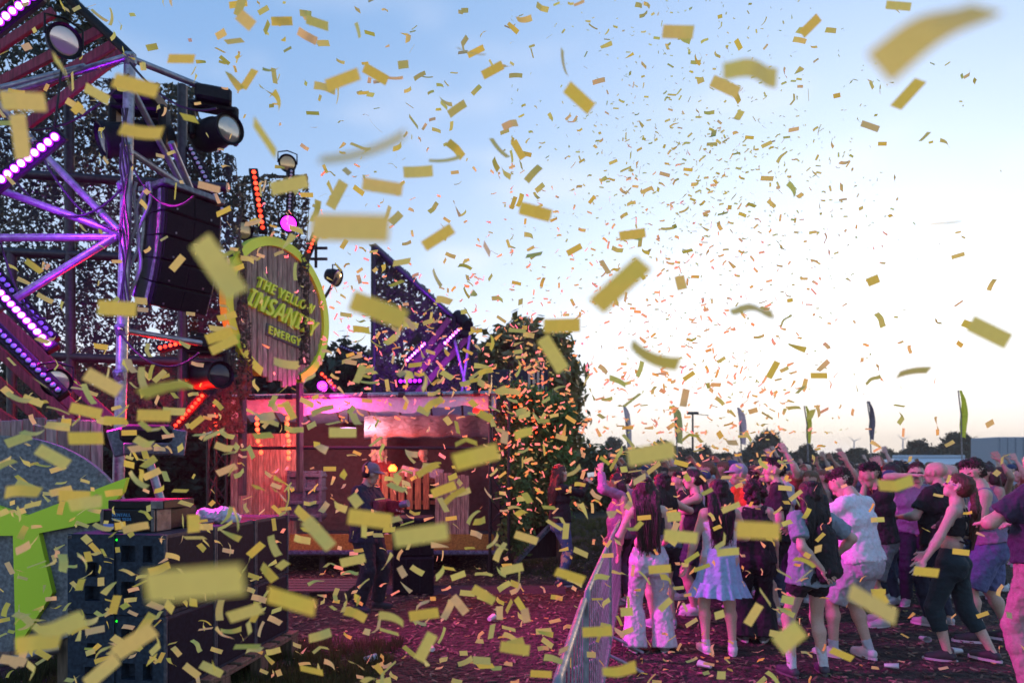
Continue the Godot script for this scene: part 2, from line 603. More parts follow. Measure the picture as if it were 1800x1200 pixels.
	var H := func(x: float, y: float, z: float) -> Vector3: return hc + HB * Vector3(x, y, z)
	var hb := [
		[H.call(0, 0.03, -0.035), H.call(0, 0.035, 0.012), 0.083, 0.078], [H.call(0, -0.01, 0.02), H.call(0, -0.05, 0.035), 0.066, 0.054],
		[H.call(-0.02, -0.085, 0.05), H.call(0.02, -0.085, 0.05), 0.03, 0.03], [H.call(-0.045, 0.0, 0.045), H.call(0.045, 0.0, 0.045), 0.034, 0.034],
		[H.call(-0.03, 0.028, 0.072), H.call(0.03, 0.028, 0.072), 0.018, 0.018], [H.call(0, 0.015, 0.088), H.call(0, -0.024, 0.105), 0.009, 0.0135],
		[H.call(-0.016, -0.055, 0.078), H.call(0.016, -0.055, 0.078), 0.012, 0.012], [H.call(0, -0.03, 0.0), nt, 0.058, 0.05]]
	for sg in [-1.0, 1.0]:
		hb.append([H.call(sg * 0.083, 0.018, -0.012), H.call(sg * 0.079, -0.024, -0.003), 0.014, 0.01])
	field("body", root, skin, hb, 0.0085 if near else 0.013, 0.018, 0.0, Vector3.ONE, -99.0, body)
	var eb := MB.new()
	for sg in [-1.0, 1.0]:
		eb.lathe(Transform3D(HB * Basis(Vector3(1, 0, 0), PI / 2), H.call(sg * 0.031, 0.006, 0.078)), [Vector2(0.003, -0.006), Vector2(0.008, 0.0), Vector2(0.007, 0.006), Vector2(0.002, 0.009)], 8)
	part("eyes", eb, mat(lin(0.05, 0.035, 0.03), "plain", 0.25), root)
	var lb := MB.new()
	lb.path([H.call(-0.022, -0.052, 0.086), H.call(-0.01, -0.05, 0.093), H.call(0.01, -0.05, 0.093), H.call(0.022, -0.052, 0.086)], 0.0055, 6)
	part("lips", lb, mat(lin(0.38, 0.14, 0.13), "plain", 0.5), root)
	# ---- hair
	var hair: Array = s.get("hair", ["short", Color(0.05, 0.03, 0.02)])
	var hm := mat(lin(hair[1].r, hair[1].g, hair[1].b), "hair", 0.5)
	var hs: String = hair[0]
	var cap := [[H.call(0, 0.045, -0.042), H.call(0, 0.055, 0.012), 0.087, 0.08], [H.call(0, 0.0, -0.05), H.call(0, 0.04, -0.04), 0.078, 0.083]]
	match hs:
		"short", "fade":
			field("hair", root, hm, [[H.call(0, 0.06, -0.045), H.call(0, 0.072, 0.002), 0.08, 0.07], [H.call(0, 0.0, -0.062), H.call(0, 0.06, -0.04), 0.062 if hs == "short" else 0.056, 0.078], [H.call(-0.03, 0.112, 0.02), H.call(0.035, 0.12, 0.03), 0.03, 0.028]], 0.0075 if near else 0.012, 0.02, 0.02, Vector3(55, 30, 55))
		"curly":
			var cb := cap.duplicate()
			for k in 34:
				var a := k * 2.4; var y := rf(-0.12, 0.11)
				var rr := sqrt(maxf(0.0, 1.0 - pow(y / 0.14, 2.0))) * 0.1
				var q := Vector3(cos(a) * rr, y + 0.02, sin(a) * rr * 0.9 - 0.035)
				if q.z < 0.03: cb.append([H.call(q.x, q.y, q.z), H.call(q.x * 1.1, q.y - 0.02, q.z * 1.1), 0.03, 0.026])
			field("hair", root, hm, cb, 0.009 if near else 0.013, 0.012, 0.01, Vector3(50, 50, 50))
		"long", "ponytail", "halfup":
			if hs == "long" or hs == "halfup":
				var len: float = s.get("hair_len", 0.42)
				cap.append([H.call(-0.055, 0.0, -0.035), H.call(-0.07, -0.1, -0.04), 0.055, 0.045])
				cap.append([H.call(0.055, 0.0, -0.035), H.call(0.07, -0.1, -0.04), 0.055, 0.045])
				var top: Vector3 = H.call(0, -0.03, -0.07)
				for k in 7:
					var x := (k - 3) * 0.032
					var m1: Vector3 = T.call(x * 1.1, 1.40 + 0.01 * (k % 2), -0.092)
					var m2: Vector3 = T.call(x * 0.95, 1.5 - len * (1.0 - 0.04 * absf(k - 3.0)) - 0.02 * (k % 3), -0.118 + 0.008 * (k % 2))
					cap.append([top + HB * Vector3(x, 0, 0.008 * (k % 2)), m1, 0.036, 0.026])
					cap.append([m1, m2, 0.026, 0.012])
			if hs == "ponytail":
				var t0: Vector3 = H.call(0, 0.03, -0.125)
				var t1: Vector3 = T.call(0.0, 1.44, -0.16)
				var t2: Vector3 = T.call(-0.01, 1.16, -0.135)
				for k in 4:
					var o := Vector3((k - 1.5) * 0.022, 0, 0.006 * (k % 2))
					cap.append([t0, t1 + o, 0.026, 0.03]); cap.append([t1 + o, t2 + o * 0.8 + Vector3(0, 0.03 * (k % 3), 0), 0.03, 0.012])
			field("hair", root, hm, cap, 0.0105 if near else 0.016, 0.014, 0.009, Vector3(45, 3, 45))
		"cap":
			var cm := mat(lin(hair[1].r, hair[1].g, hair[1].b), "fabric", 0.8)
			var back: float = -1.0 if s.get("cap_back", false) else 1.0
			var h0 := field("cap", root, cm, [[H.call(0, 0.05, -0.03), H.call(0, 0.055, 0.01), 0.092, 0.088]], 0.009, 0.02)
			var bb := MB.new()
			bb.lathe(Transform3D(HB * Basis.from_scale(Vector3(1, 1, 1.15)), H.call(0, 0.045, back * 0.085)), [Vector2(0.0, 0.016), Vector2(0.05, 0.014), Vector2(0.078, 0.0), Vector2(0.074, -0.006), Vector2(0.0, 0.006)], 16)
			part("brim", bb, cm, h0)
	if near and hs in ["long", "halfup", "ponytail"]:
		var sb := MB.new()
		var len: float = s.get("hair_len", 0.42)
		for k in 70:
			var pa := rf(-1.0, 1.0)
			var top: Vector3 = H.call(pa * 0.075, rf(0.02, 0.12), -0.04 - 0.085 * sqrt(1.0 - pa * pa * 0.8))
			if hs == "ponytail":
				var q0: Vector3 = H.call(pa * 0.02, 0.035, -0.14)
				var w := rf(-0.05, 0.05)
				sb.path([q0, T.call(w * 0.7, 1.46, -0.185 - absf(pa) * 0.01), T.call(w, 1.32, -0.175 + rf(-0.02, 0.02)), T.call(w * 1.1 + rf(-0.02, 0.02), 1.12 + rf(-0.06, 0.08), -0.155)], rf(0.002, 0.0045), 4)
			else:
				var x := pa * 0.115
				sb.path([top, H.call(pa * 0.09, -0.03, -0.10 + absf(pa) * 0.04), T.call(x * 1.05 + rf(-0.012, 0.012), 1.42, -0.118 + rf(-0.012, 0.008)), T.call(x + rf(-0.02, 0.02), 1.5 - len * 0.6, -0.128 + rf(-0.015, 0.01)), T.call(x * 0.9 + rf(-0.03, 0.03), 1.5 - len * rf(0.85, 1.12), -0.132 + rf(-0.02, 0.015))], rf(0.002, 0.005), 4)
		part("hair_strands", sb, hm, root).set_meta("kind", "stuff")
	elif near and hs in ["short", "fade", "curly"]:
		var sb := MB.new()
		for k in 170:
			var dir := Vector3(rng.randfn(), rng.randfn(), rng.randfn()).normalized()
			if dir.y < (-0.15 if dir.z < 0.0 else 0.55): continue
			var q: Vector3 = H.call(dir.x * 0.08, 0.055 + dir.y * 0.085, -0.02 + dir.z * 0.1)
			var tip := (dir + Vector3(rf(-0.7, 0.7), rf(-0.3, 0.5), rf(-0.3, 0.9))).normalized()
			sb.tube(q, q + HB * tip * rf(0.016, 0.032), 0.006, 0.0012, 4)
		part("hair_tufts", sb, hm, root).set_meta("kind", "stuff")
	if s.has("glasses"):
		var gb := MB.new()
		for sg in [-1.0, 1.0]:
			gb.box(Transform3D(HB, H.call(sg * 0.034, 0.006, 0.096)), Vector3(0.055, 0.04, 0.012), 0.005)
			gb.bar(H.call(sg * 0.062, 0.012, 0.094), H.call(sg * 0.086, 0.014, -0.01), 0.006, 0.008, HB * Vector3.UP)
		gb.bar(H.call(-0.02, 0.014, 0.1), H.call(0.02, 0.014, 0.1), 0.006, 0.006, HB * Vector3.UP)
		part("sunglasses", gb, mat(s.glasses, "plain", 0.15), root)
	# ---- top
	var top: Array = s.get("top", ["tee", Color(0.03, 0.03, 0.03)])
	var tm := mat(lin(top[1].r, top[1].g, top[1].b), "fabric", 0.85)
	var g := 0.014
	var ch := 0.075 if fem else 0.095
	var cr := (0.095 if fem else 0.108) + fat
	match top[0]:
		"tee", "long", "tank":
			var hem: float = top[2] if top.size() > 2 else 0.86
			var tb := [[T.call(-ch, 1.28, 0), T.call(ch, 1.28, 0), cr + g, cr + g]]
			tb.append([T.call(-0.06, 1.1, 0.01 + fat), T.call(0.06, 1.1, 0.01 + fat), 0.102 + g + fat * 1.3, 0.102 + g + fat * 1.3])
			if top[0] == "tank": tb.append([T.call(-sw * 0.55, 1.415, -0.012), T.call(sw * 0.55, 1.415, -0.012), 0.058 + g, 0.058 + g])
			else: tb.append([T.call(-sw + 0.02, 1.415, -0.012), T.call(sw - 0.02, 1.415, -0.012), 0.055 + g, 0.055 + g])
			for sg in [-1.0, 1.0]:
				tb.append([T.call(sg * 0.065, 1.12, 0), T.call(sg * (hipw + 0.01), hem, -0.01), 0.1 + g + fat, 0.118 + g + fat, false, true])
				if top[0] != "tank": tb.append([T.call(sg * 0.1, 1.42, -0.015), T.call(sg * 0.03, 1.475, -0.008), 0.05 + g, 0.045 + g])
				if fem: tb.append([T.call(sg * 0.07, 1.265, 0.07), T.call(sg * 0.07, 1.26, 0.085), 0.058 + g, 0.05 + g])
			if top[0] != "tank":
				for i in 2:
					var fr := 0.72 if top[0] == "tee" else 1.0
					var q: Vector3 = sh[i].lerp(el[i], fr)
					tb.append([sh[i], q, 0.057 + g, 0.056 + g * 1.6 if top[0] == "tee" else 0.044 + g, false, top[0] == "tee"])
					if top[0] == "long":
						tb.append([el[i], wr[i], 0.046 + g, 0.032 + g, false, true])
			field({"tee": "t_shirt", "long": "long_sleeved_top", "tank": "tank_top"}[top[0]], root, tm, tb, cell * 0.9, 0.04, 0.011, Vector3(9, 3.5, 9))
		"crop":
			var tb := []
			for sg in [-1.0, 1.0]:
				tb.append([T.call(sg * ch, 1.36, 0), T.call(sg * ch * 0.95, 1.19, 0), cr + 0.006, cr + 0.004, true, true])
				tb.append([T.call(sg * 0.07, 1.265, 0.07), T.call(sg * 0.07, 1.26, 0.085), 0.065, 0.057])
			var cm := field("crop_top", root, tm, tb, 0.011, 0.02, 0.004)
			var sb := MB.new()
			for sg in [-1.0, 1.0]:
				sb.path([T.call(sg * 0.075, 1.34, 0.1), T.call(sg * 0.07, 1.485, 0.01), T.call(sg * 0.06, 1.44, -0.075), T.call(sg * 0.075, 1.34, -0.1)], 0.007, 6)
			part("strap", sb, tm, cm)
		"bandeau":
			var tb := []
			for sg in [-1.0, 1.0]:
				tb.append([T.call(sg * ch, 1.345, 0), T.call(sg * 0.06, 1.1, 0.005), cr + 0.006, 0.1, true, false])
				tb.append([T.call(sg * 0.06, 1.1, 0.005), T.call(sg * 0.075, 0.97, 0), 0.1, 0.116, false, true])
				tb.append([T.call(sg * 0.07, 1.265, 0.07), T.call(sg * 0.07, 1.26, 0.085), 0.065, 0.057])
			field("tube_top", root, tm, tb, 0.013, 0.02, 0.006)
	# ---- bottom
	var bot: Array = s.get("bottom", ["trousers", Color(0.03, 0.04, 0.07)])
	var bm := mat(lin(bot[1].r, bot[1].g, bot[1].b), "fabric", 0.85)
	var loose: float = bot[2] if bot.size() > 2 else 0.008
	var bb := []
	if bot[0] != "skirt":
		for sg in [-1.0, 1.0]:
			bb.append([T.call(sg * 0.055, 1.05, 0), T.call(sg * hipw, 0.94, 0), 0.095 + fat, 0.112 + fat, true, false])
			bb.append([P0 + Vector3(sg * 0.07, -0.05, -0.045), P0 + Vector3(sg * 0.07, -0.09, -0.04), 0.09 + loose, 0.085 + loose])
		for i in 2:
			match bot[0]:
				"trousers", "leggings":
					var last: float = 0.97 if bot[0] == "trousers" else 0.52
					bb.append([hp[i], kn[i], 0.092 + loose + fat * 0.5, 0.058 + loose])
					var e: Vector3 = kn[i].lerp(an[i], last) + (Vector3(0, -0.045, 0) if bot.size() > 3 else Vector3.ZERO)
					var fl: float = bot[3] if bot.size() > 3 else 0.0
					var cm: Vector3 = kn[i].lerp(e, 0.35)
					bb.append([kn[i], cm, 0.058 + loose, 0.06 + loose + fl * 0.4]); bb.append([cm, e, 0.06 + loose + fl * 0.4, 0.05 + loose + fl, false, true])
				"shorts":
					var fr: float = bot[3] if bot.size() > 3 else 0.85
					bb.append([hp[i], hp[i].lerp(kn[i], fr), 0.096 + loose + fat * 0.5, 0.078 + loose * 2.2, false, true])
		field({"trousers": "trousers", "leggings": "leggings", "shorts": "shorts"}[bot[0]], root, bm, bb, cell * 0.9, 0.025, 0.010 if bot[0] != "leggings" else 0.003, Vector3(7, 3, 7))
	else:
		var skm: MeshInstance3D = null
		for tier in 2:
			var k := MB.new()
			var rings := []
			var y0 := 1.08 if tier == 0 else 0.74
			var y1 := 0.72 if tier == 0 else 0.60
			for i in 9:
				var t := i / 8.0
				var ring := []
				for j in 72:
					var a := TAU * j / 72.0
					var r := lerpf(0.15, 0.215, t) if tier == 0 else lerpf(0.225, 0.272, t)
					r += sin(a * (13 if tier == 0 else 17) + sin(a * 3) * 1.5) * (0.014 * t if tier == 0 else 0.008 + 0.024 * t)
					ring.append(P0 + Vector3(cos(a) * r * 1.06, lerpf(y0, y1, t) - 0.95 + sin(a * 5) * 0.008 * t, sin(a) * r * 0.92))
				rings.append(ring)
			k.ring_strip(rings)
			var o := part("skirt" if tier == 0 else "ruffle", k, bm, root if tier == 0 else skm)
			if tier == 0: skm = o
	# ---- feet
	for i in 2:
		var td: Vector3 = toe[i]
		var lo: Vector3 = an[i] - Vector3(0, 0.085, 0)
		if s.has("socks"):
			var so := mat(lin(s.socks.r, s.socks.g, s.socks.b), "fabric", 0.9)
			var sl: float = s.get("sock_len", 0.12)
			field("sock", root, so, [[an[i].lerp(kn[i], sl / 0.43), an[i], 0.041 + sl * 0.04, 0.04, true, false], [an[i], lo + Vector3(0, 0.04, 0), 0.04, 0.04]], 0.011, 0.01, 0.003)
			if s.get("sock_stripes", false):
				var sp := MB.new()
				for q in 2:
					var c: Vector3 = an[i].lerp(kn[i], (sl - 0.02 - q * 0.022) / 0.43)
					sp.lathe(Transform3D(Basis(Quaternion(Vector3.UP, (kn[i] - an[i]).normalized())), c), [Vector2(0.044, -0.004), Vector2(0.047, -0.003), Vector2(0.047, 0.003), Vector2(0.044, 0.004)], 16)
				part("sock_stripes", sp, mat(lin(0.02, 0.02, 0.03), "fabric", 0.9), root)
		var shc: Color = s.get("shoes", Color(0.6, 0.6, 0.62))
		var up := Vector3(0, 1, 0)
		var shoe := field("shoe", root, mat(lin(shc.r, shc.g, shc.b), "plain", 0.6), [[lo - td * 0.035 + up * 0.05, lo + td * 0.06 + up * 0.045, 0.042, 0.046], [lo + td * 0.06 + up * 0.045, lo + td * 0.155 + up * 0.036, 0.046, 0.038], [an[i] - td * 0.012 + up * 0.005, lo + td * 0.05 + up * 0.06, 0.045, 0.038, true, false]], 0.012 if near else 0.018, 0.02, 0.0, Vector3.ONE, lo.y + 0.018)
		var slb := MB.new()
		var rgs := []
		var sx := Vector3.UP.cross(td).normalized()
		for yy in [0.002, 0.026]:
			var rg := []
			for j in 20:
				var a := TAU * j / 20.0
				var q := Vector2(cos(a), sin(a))
				rg.append(lo + td * (0.06 + q.x * 0.145) + sx * q.y * (0.05 if q.x > 0 else 0.044) * pow(maxf(0.0, 1.0 - pow(q.x, 6)), 0.15) + up * yy)
			rgs.append(rg)
		slb.ring_strip(rgs); slb.poly(rgs[1], lo); slb.poly(rgs[0], lo + up * 0.1)
		var sc: Color = s.get("sole", Color(0.6, 0.6, 0.6))
		part("sole", slb, mat(lin(sc.r, sc.g, sc.b), "plain", 0.7), shoe)
	joints[root] = {"wr": wr, "el": el, "sh": sh, "hip": P0, "hc": hc, "T": T}
	return root

# a joint of a person in the world
func joint(p: Node3D, l: Vector3) -> Vector3:
	return p.transform * l

# ---------------------------------------------------------------- stage fittings
var BLACK: StandardMaterial3D
var STEEL: StandardMaterial3D
var DARK: StandardMaterial3D
const MAGENTA := Color(1.0, 0.12, 0.85)
const VIOLET := Color(0.62, 0.1, 1.0)

func pipe(called: String, a: Vector3, b: Vector3, r: float, m: Material, parent: Node3D) -> MeshInstance3D:
	var k := MB.new()
	k.tube(a, b, r, r, 12)
	return part(called, k, m, parent)

func clamp_at(p: Vector3, parent: Node3D, s := 0.07) -> void:
	var k := MB.new()
	k.box(Transform3D(Basis.from_euler(Vector3(0.3, 0.6, 0.2)), p), Vector3(s, s * 1.2, s), s * 0.2)
	k.tube(p + Vector3(s * 0.3, 0, s * 0.4), p + Vector3(s * 0.3, 0, s * 0.9), s * 0.12, s * 0.12, 6)
	part("clamp", k, STEEL, parent)

# a batten of round LED lenses between two points, facing f
func led_bar(label: String, a: Vector3, b: Vector3, f: Vector3, n: int, lens, w := 0.11, group := "LED battens on the stage", rim: Material = null) -> Node3D:
	var t := MB.bar_xf(a, b, f)
	var o := thing("led_batten", label, "stage light", (a + b) * 0.5, 0.0, group)
	o.basis = t.basis
	var L := a.distance_to(b)
	var k := MB.new()
	k.box(Transform3D(Basis(), Vector3(0, -0.05, 0)), Vector3(w, 0.1, L + 0.05), 0.012)
	part("housing", k, BLACK, o)
	var lm := MB.new()
	var r := minf(w * 0.36, L / n * 0.42)
	lm.lathe(Transform3D(), [Vector2(r, 0.0), Vector2(r * 0.95, r * 0.25), Vector2(r * 0.6, r * 0.5), Vector2(0.002, r * 0.62)], 14)
	var rm := MB.new()
	rm.lathe(Transform3D(), [Vector2(r * 1.02, -0.004), Vector2(r * 1.2, -0.004), Vector2(r * 1.2, r * 0.3), Vector2(r * 1.04, r * 0.3)], 14)
	var lens_mesh := lm.mesh(); var rim_mesh := rm.mesh()
	for i in n:
		var z := (i + 0.5) / n * L - L * 0.5
		part("led_lens", lens_mesh, lens[i * 7 % 3] if lens is Array else lens, o).position = Vector3(0, 0.003, z)
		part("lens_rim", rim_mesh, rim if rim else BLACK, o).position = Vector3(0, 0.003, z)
	var br := MB.new()
	br.box(Transform3D(Basis(), Vector3(0, -0.12, L * 0.3)), Vector3(0.05, 0.05, 0.06), 0.01)
	br.box(Transform3D(Basis(), Vector3(0, -0.12, -L * 0.3)), Vector3(0.05, 0.05, 0.06), 0.01)
	part("bracket", br, BLACK, o)
	return o

# a moving head: base hung or standing, yoke, head aimed along aim
func moving_head(label: String, at: Vector3, aim: Vector3, size: float, lens: Material, hung := true, base_yaw := 0.4) -> Node3D:
	var o := thing("moving_head_light", label, "stage light", at, 0.0, "moving head lights on the stage")
	var s := size
	var sg := 1.0 if hung else -1.0
	var by := Basis(Vector3.UP, base_yaw)
	var k := MB.new()
	k.box(Transform3D(by, Vector3(0, sg * 0.62 * s, 0)), Vector3(0.62, 0.26, 0.62) * s, 0.04 * s)
	k.box(Transform3D(by, Vector3(0, sg * 0.78 * s, 0)), Vector3(0.34, 0.06, 0.34) * s, 0.01 * s)
	part("base", k, BLACK, o)
	var y := MB.new()
	for q in [-1.0, 1.0]:
		y.box(Transform3D(by, by * Vector3(q * 0.37 * s, sg * 0.2 * s, 0)), Vector3(0.12, 0.66, 0.26) * s, 0.04 * s)
	y.box(Transform3D(by, Vector3(0, sg * 0.46 * s, 0)), Vector3(0.8, 0.1, 0.3) * s, 0.03 * s)
	part("yoke", y, BLACK, o)
	var d := aim.normalized()
	var t := Transform3D(Basis(Quaternion(Vector3.UP, d)), Vector3.ZERO)
	var h := MB.new()
	h.lathe(t, [Vector2(0.14, -0.52) * s, Vector2(0.24, -0.47) * s, Vector2(0.28, -0.3) * s, Vector2(0.28, 0.1) * s, Vector2(0.25, 0.14) * s, Vector2(0.25, 0.46) * s, Vector2(0.27, 0.48) * s, Vector2(0.27, 0.56) * s, Vector2(0.235, 0.56) * s, Vector2(0.23, 0.5) * s], 24)
	part("head", h, BLACK, o)
	var g := MB.new()
	g.lathe(t, [Vector2(0.23, 0.505) * s, Vector2(0.2, 0.53) * s, Vector2(0.12, 0.555) * s, Vector2(0.01, 0.562) * s], 20)
	part("lens", g, lens, o)
	return o

# a round can light with bracket
func par_light(label: String, at: Vector3, aim: Vector3, r: float, lens: Material) -> Node3D:
	var o := thing("par_light", label, "stage light", at, 0.0, "round can lights on the stage")
	var t := Transform3D(Basis(Quaternion(Vector3.UP, aim.normalized())), Vector3.ZERO)
	var k := MB.new()
	k.lathe(t, [Vector2(0.45, -1.5) * r, Vector2(0.7, -1.45) * r, Vector2(0.95, -0.7) * r, Vector2(1.0, 0.0) * r, Vector2(1.12, 0.02) * r, Vector2(1.12, 0.2) * r, Vector2(0.97, 0.2) * r, Vector2(0.95, 0.08) * r], 24)
	part("can", k, BLACK, o)
	var g := MB.new()
	g.lathe(t, [Vector2(0.95, 0.06) * r, Vector2(0.7, 0.14) * r, Vector2(0.35, 0.19) * r, Vector2(0.02, 0.2) * r], 22)
	part("lens", g, lens, o)
	var b := MB.new()
	var x := aim.normalized().cross(Vector3.UP).normalized()
	b.path([x * r * 1.15, x * r * 1.15 + Vector3(0, r * 1.3, 0), Vector3(0, r * 1.6, 0), -x * r * 1.15 + Vector3(0, r * 1.3, 0), -x * r * 1.15], r * 0.09, 6)
	part("bracket", b, BLACK, o)
	return o

# square box truss between two points
func truss(label: String, a: Vector3, b: Vector3, w: float, m: Material, step := 0.4) -> Node3D:
	var t := MB.bar_xf(a, b, Vector3(0, 0, 1))
	var o := thing("box_truss", label, "truss", a)
	o.basis = t.basis
	var L := a.distance_to(b)
	var cs := [Vector2(-1, -1), Vector2(1, -1), Vector2(1, 1), Vector2(-1, 1)]
	for c in cs:
		pipe("chord", Vector3(c.x * w / 2, c.y * w / 2, 0), Vector3(c.x * w / 2, c.y * w / 2, L), 0.024, m, o)
	var n := int(L / step)
	for q in 4:
		var c0: Vector2 = cs[q] * w / 2
		var c1: Vector2 = cs[(q + 1) % 4] * w / 2
		for i in n:
			var z0 := L * i / n; var z1 := L * (i + 1) / n
			var p := c0 if i % 2 == 0 else c1
			var r := c1 if i % 2 == 0 else c0
			pipe("brace", Vector3(p.x, p.y, z0), Vector3(r.x, r.y, z1), 0.011, m, o)
	return o

# camouflage net: ragged leaf scraps hung on a thin mesh, over a sheet given by four corners
func camo_net(label: String, q: Array, sag: float, per_m2: float, sd: int, cols: Array, size := 0.075, clip = null) -> Node3D:
	var o := thing("camouflage_net", label, "net")
	rng.seed = sd
	var nz := FastNoiseLite.new()
	nz.seed = sd; nz.frequency = 1.3
	var area: float = ((q[1] - q[0]) as Vector3).cross(q[3] - q[0]).length()
	var nn: Vector3 = ((q[1] - q[0]) as Vector3).cross(q[3] - q[0]).normalized()
	var on := func(u: float, v: float) -> Vector3:
		var p: Vector3 = (q[0] as Vector3).lerp(q[1], u).lerp((q[3] as Vector3).lerp(q[2], u), v)
		return p + nn * (nz.get_noise_2d(u * 3.0, v * 3.0) * sag)
	var ks := []
	for c in cols: ks.append(MB.new())
	var count := int(area * per_m2)
	for i in count:
		var u := rng.randf(); var v := rng.randf()
		if clip != null and not clip.call(u, v): continue
		if nz.get_noise_2d(u * 14.0 + 50.0, v * 14.0) > 0.36: continue
		var c: Vector3 = on.call(u, v)
		var k: MB = ks[i % cols.size()]
		var e1 := Vector3(rf(-1, 1), rf(-1, 1), rf(-0.5, 0.5)).normalized()
		var e2 := e1.cross((nn + Vector3(rf(-0.7, 0.7), rf(-0.7, 0.7), rf(-0.7, 0.7))).normalized()).normalized()
		var s := size * rf(0.6, 1.35)
		var up := e1.cross(e2)
		k.quad(c - e1 * s, c + e2 * s * 0.42 + up * s * 0.1, c + e1 * s, c - e2 * s * 0.42 - up * s * 0.1, up)
	for i in cols.size():
		var p := part("scraps", ks[i], mat(lin(cols[i].r, cols[i].g, cols[i].b), "leaf", 0.9), o)
		p.set_meta("kind", "stuff")
	var cord := MB.new()
	for i in 7:
		var pts := []
		for j in 13: pts.append(on.call(i / 6.0, j / 12.0))
		cord.path(pts, 0.006, 4)
		pts = []
		for j in 13: pts.append(on.call(j / 12.0, i / 6.0))
		cord.path(pts, 0.006, 4)
	if clip == null: part("cords", cord, DARK, o)
	return o

func plank_wall(parent: Node3D, a: Vector3, b: Vector3, y0: float, y1: float, w: float, cols: Array, jag := 0.0, thick := 0.025, gap := 0.006) -> void:
	var n := int(a.distance_to(b) / w)
	var dir := (b - a).normalized()
	for i in n:
		var p := a + dir * (i + 0.5) * w
		var top := y1 + rf(-jag, jag)
		var k := MB.new()
		var t := MB.bar_xf(Vector3(p.x, y0, p.z), Vector3(p.x, top, p.z), dir.cross(Vector3.UP))
		k.box(Transform3D(Basis(dir, Vector3.UP, dir.cross(Vector3.UP)), Vector3(p.x, (y0 + top) * 0.5, p.z) + dir.cross(Vector3.UP) * rf(-0.006, 0.006)), Vector3(w - gap, top - y0, thick), 0.004)
		var c: Color = cols[rng.randi() % cols.size()]
		part("plank", k, mat(lin(c.r, c.g, c.b), "wood", 0.85), parent)

func lettering(text: String, height: float, depth: float, m: Material, parent: Node3D, at: Vector3, shear := 0.0, stretch := 1.0, bold := true, tilt := 0.0) -> void:
	var tm := TextMesh.new()
	var f := SystemFont.new()
	f.font_names = PackedStringArray(["Droid Sans"])
	if bold: f.font_weight = 700
	tm.font = f; tm.text = text; tm.font_size = 64; tm.pixel_size = height / 46.0; tm.depth = depth; tm.curve_step = 2.0
	var o := part("lettering", tm, m, parent)
	o.basis = Basis(Vector3(0, 0, 1), tilt) * Basis(Vector3(stretch, 0, 0), Vector3(shear, 1, 0), Vector3(0, 0, 1))
	o.position = at

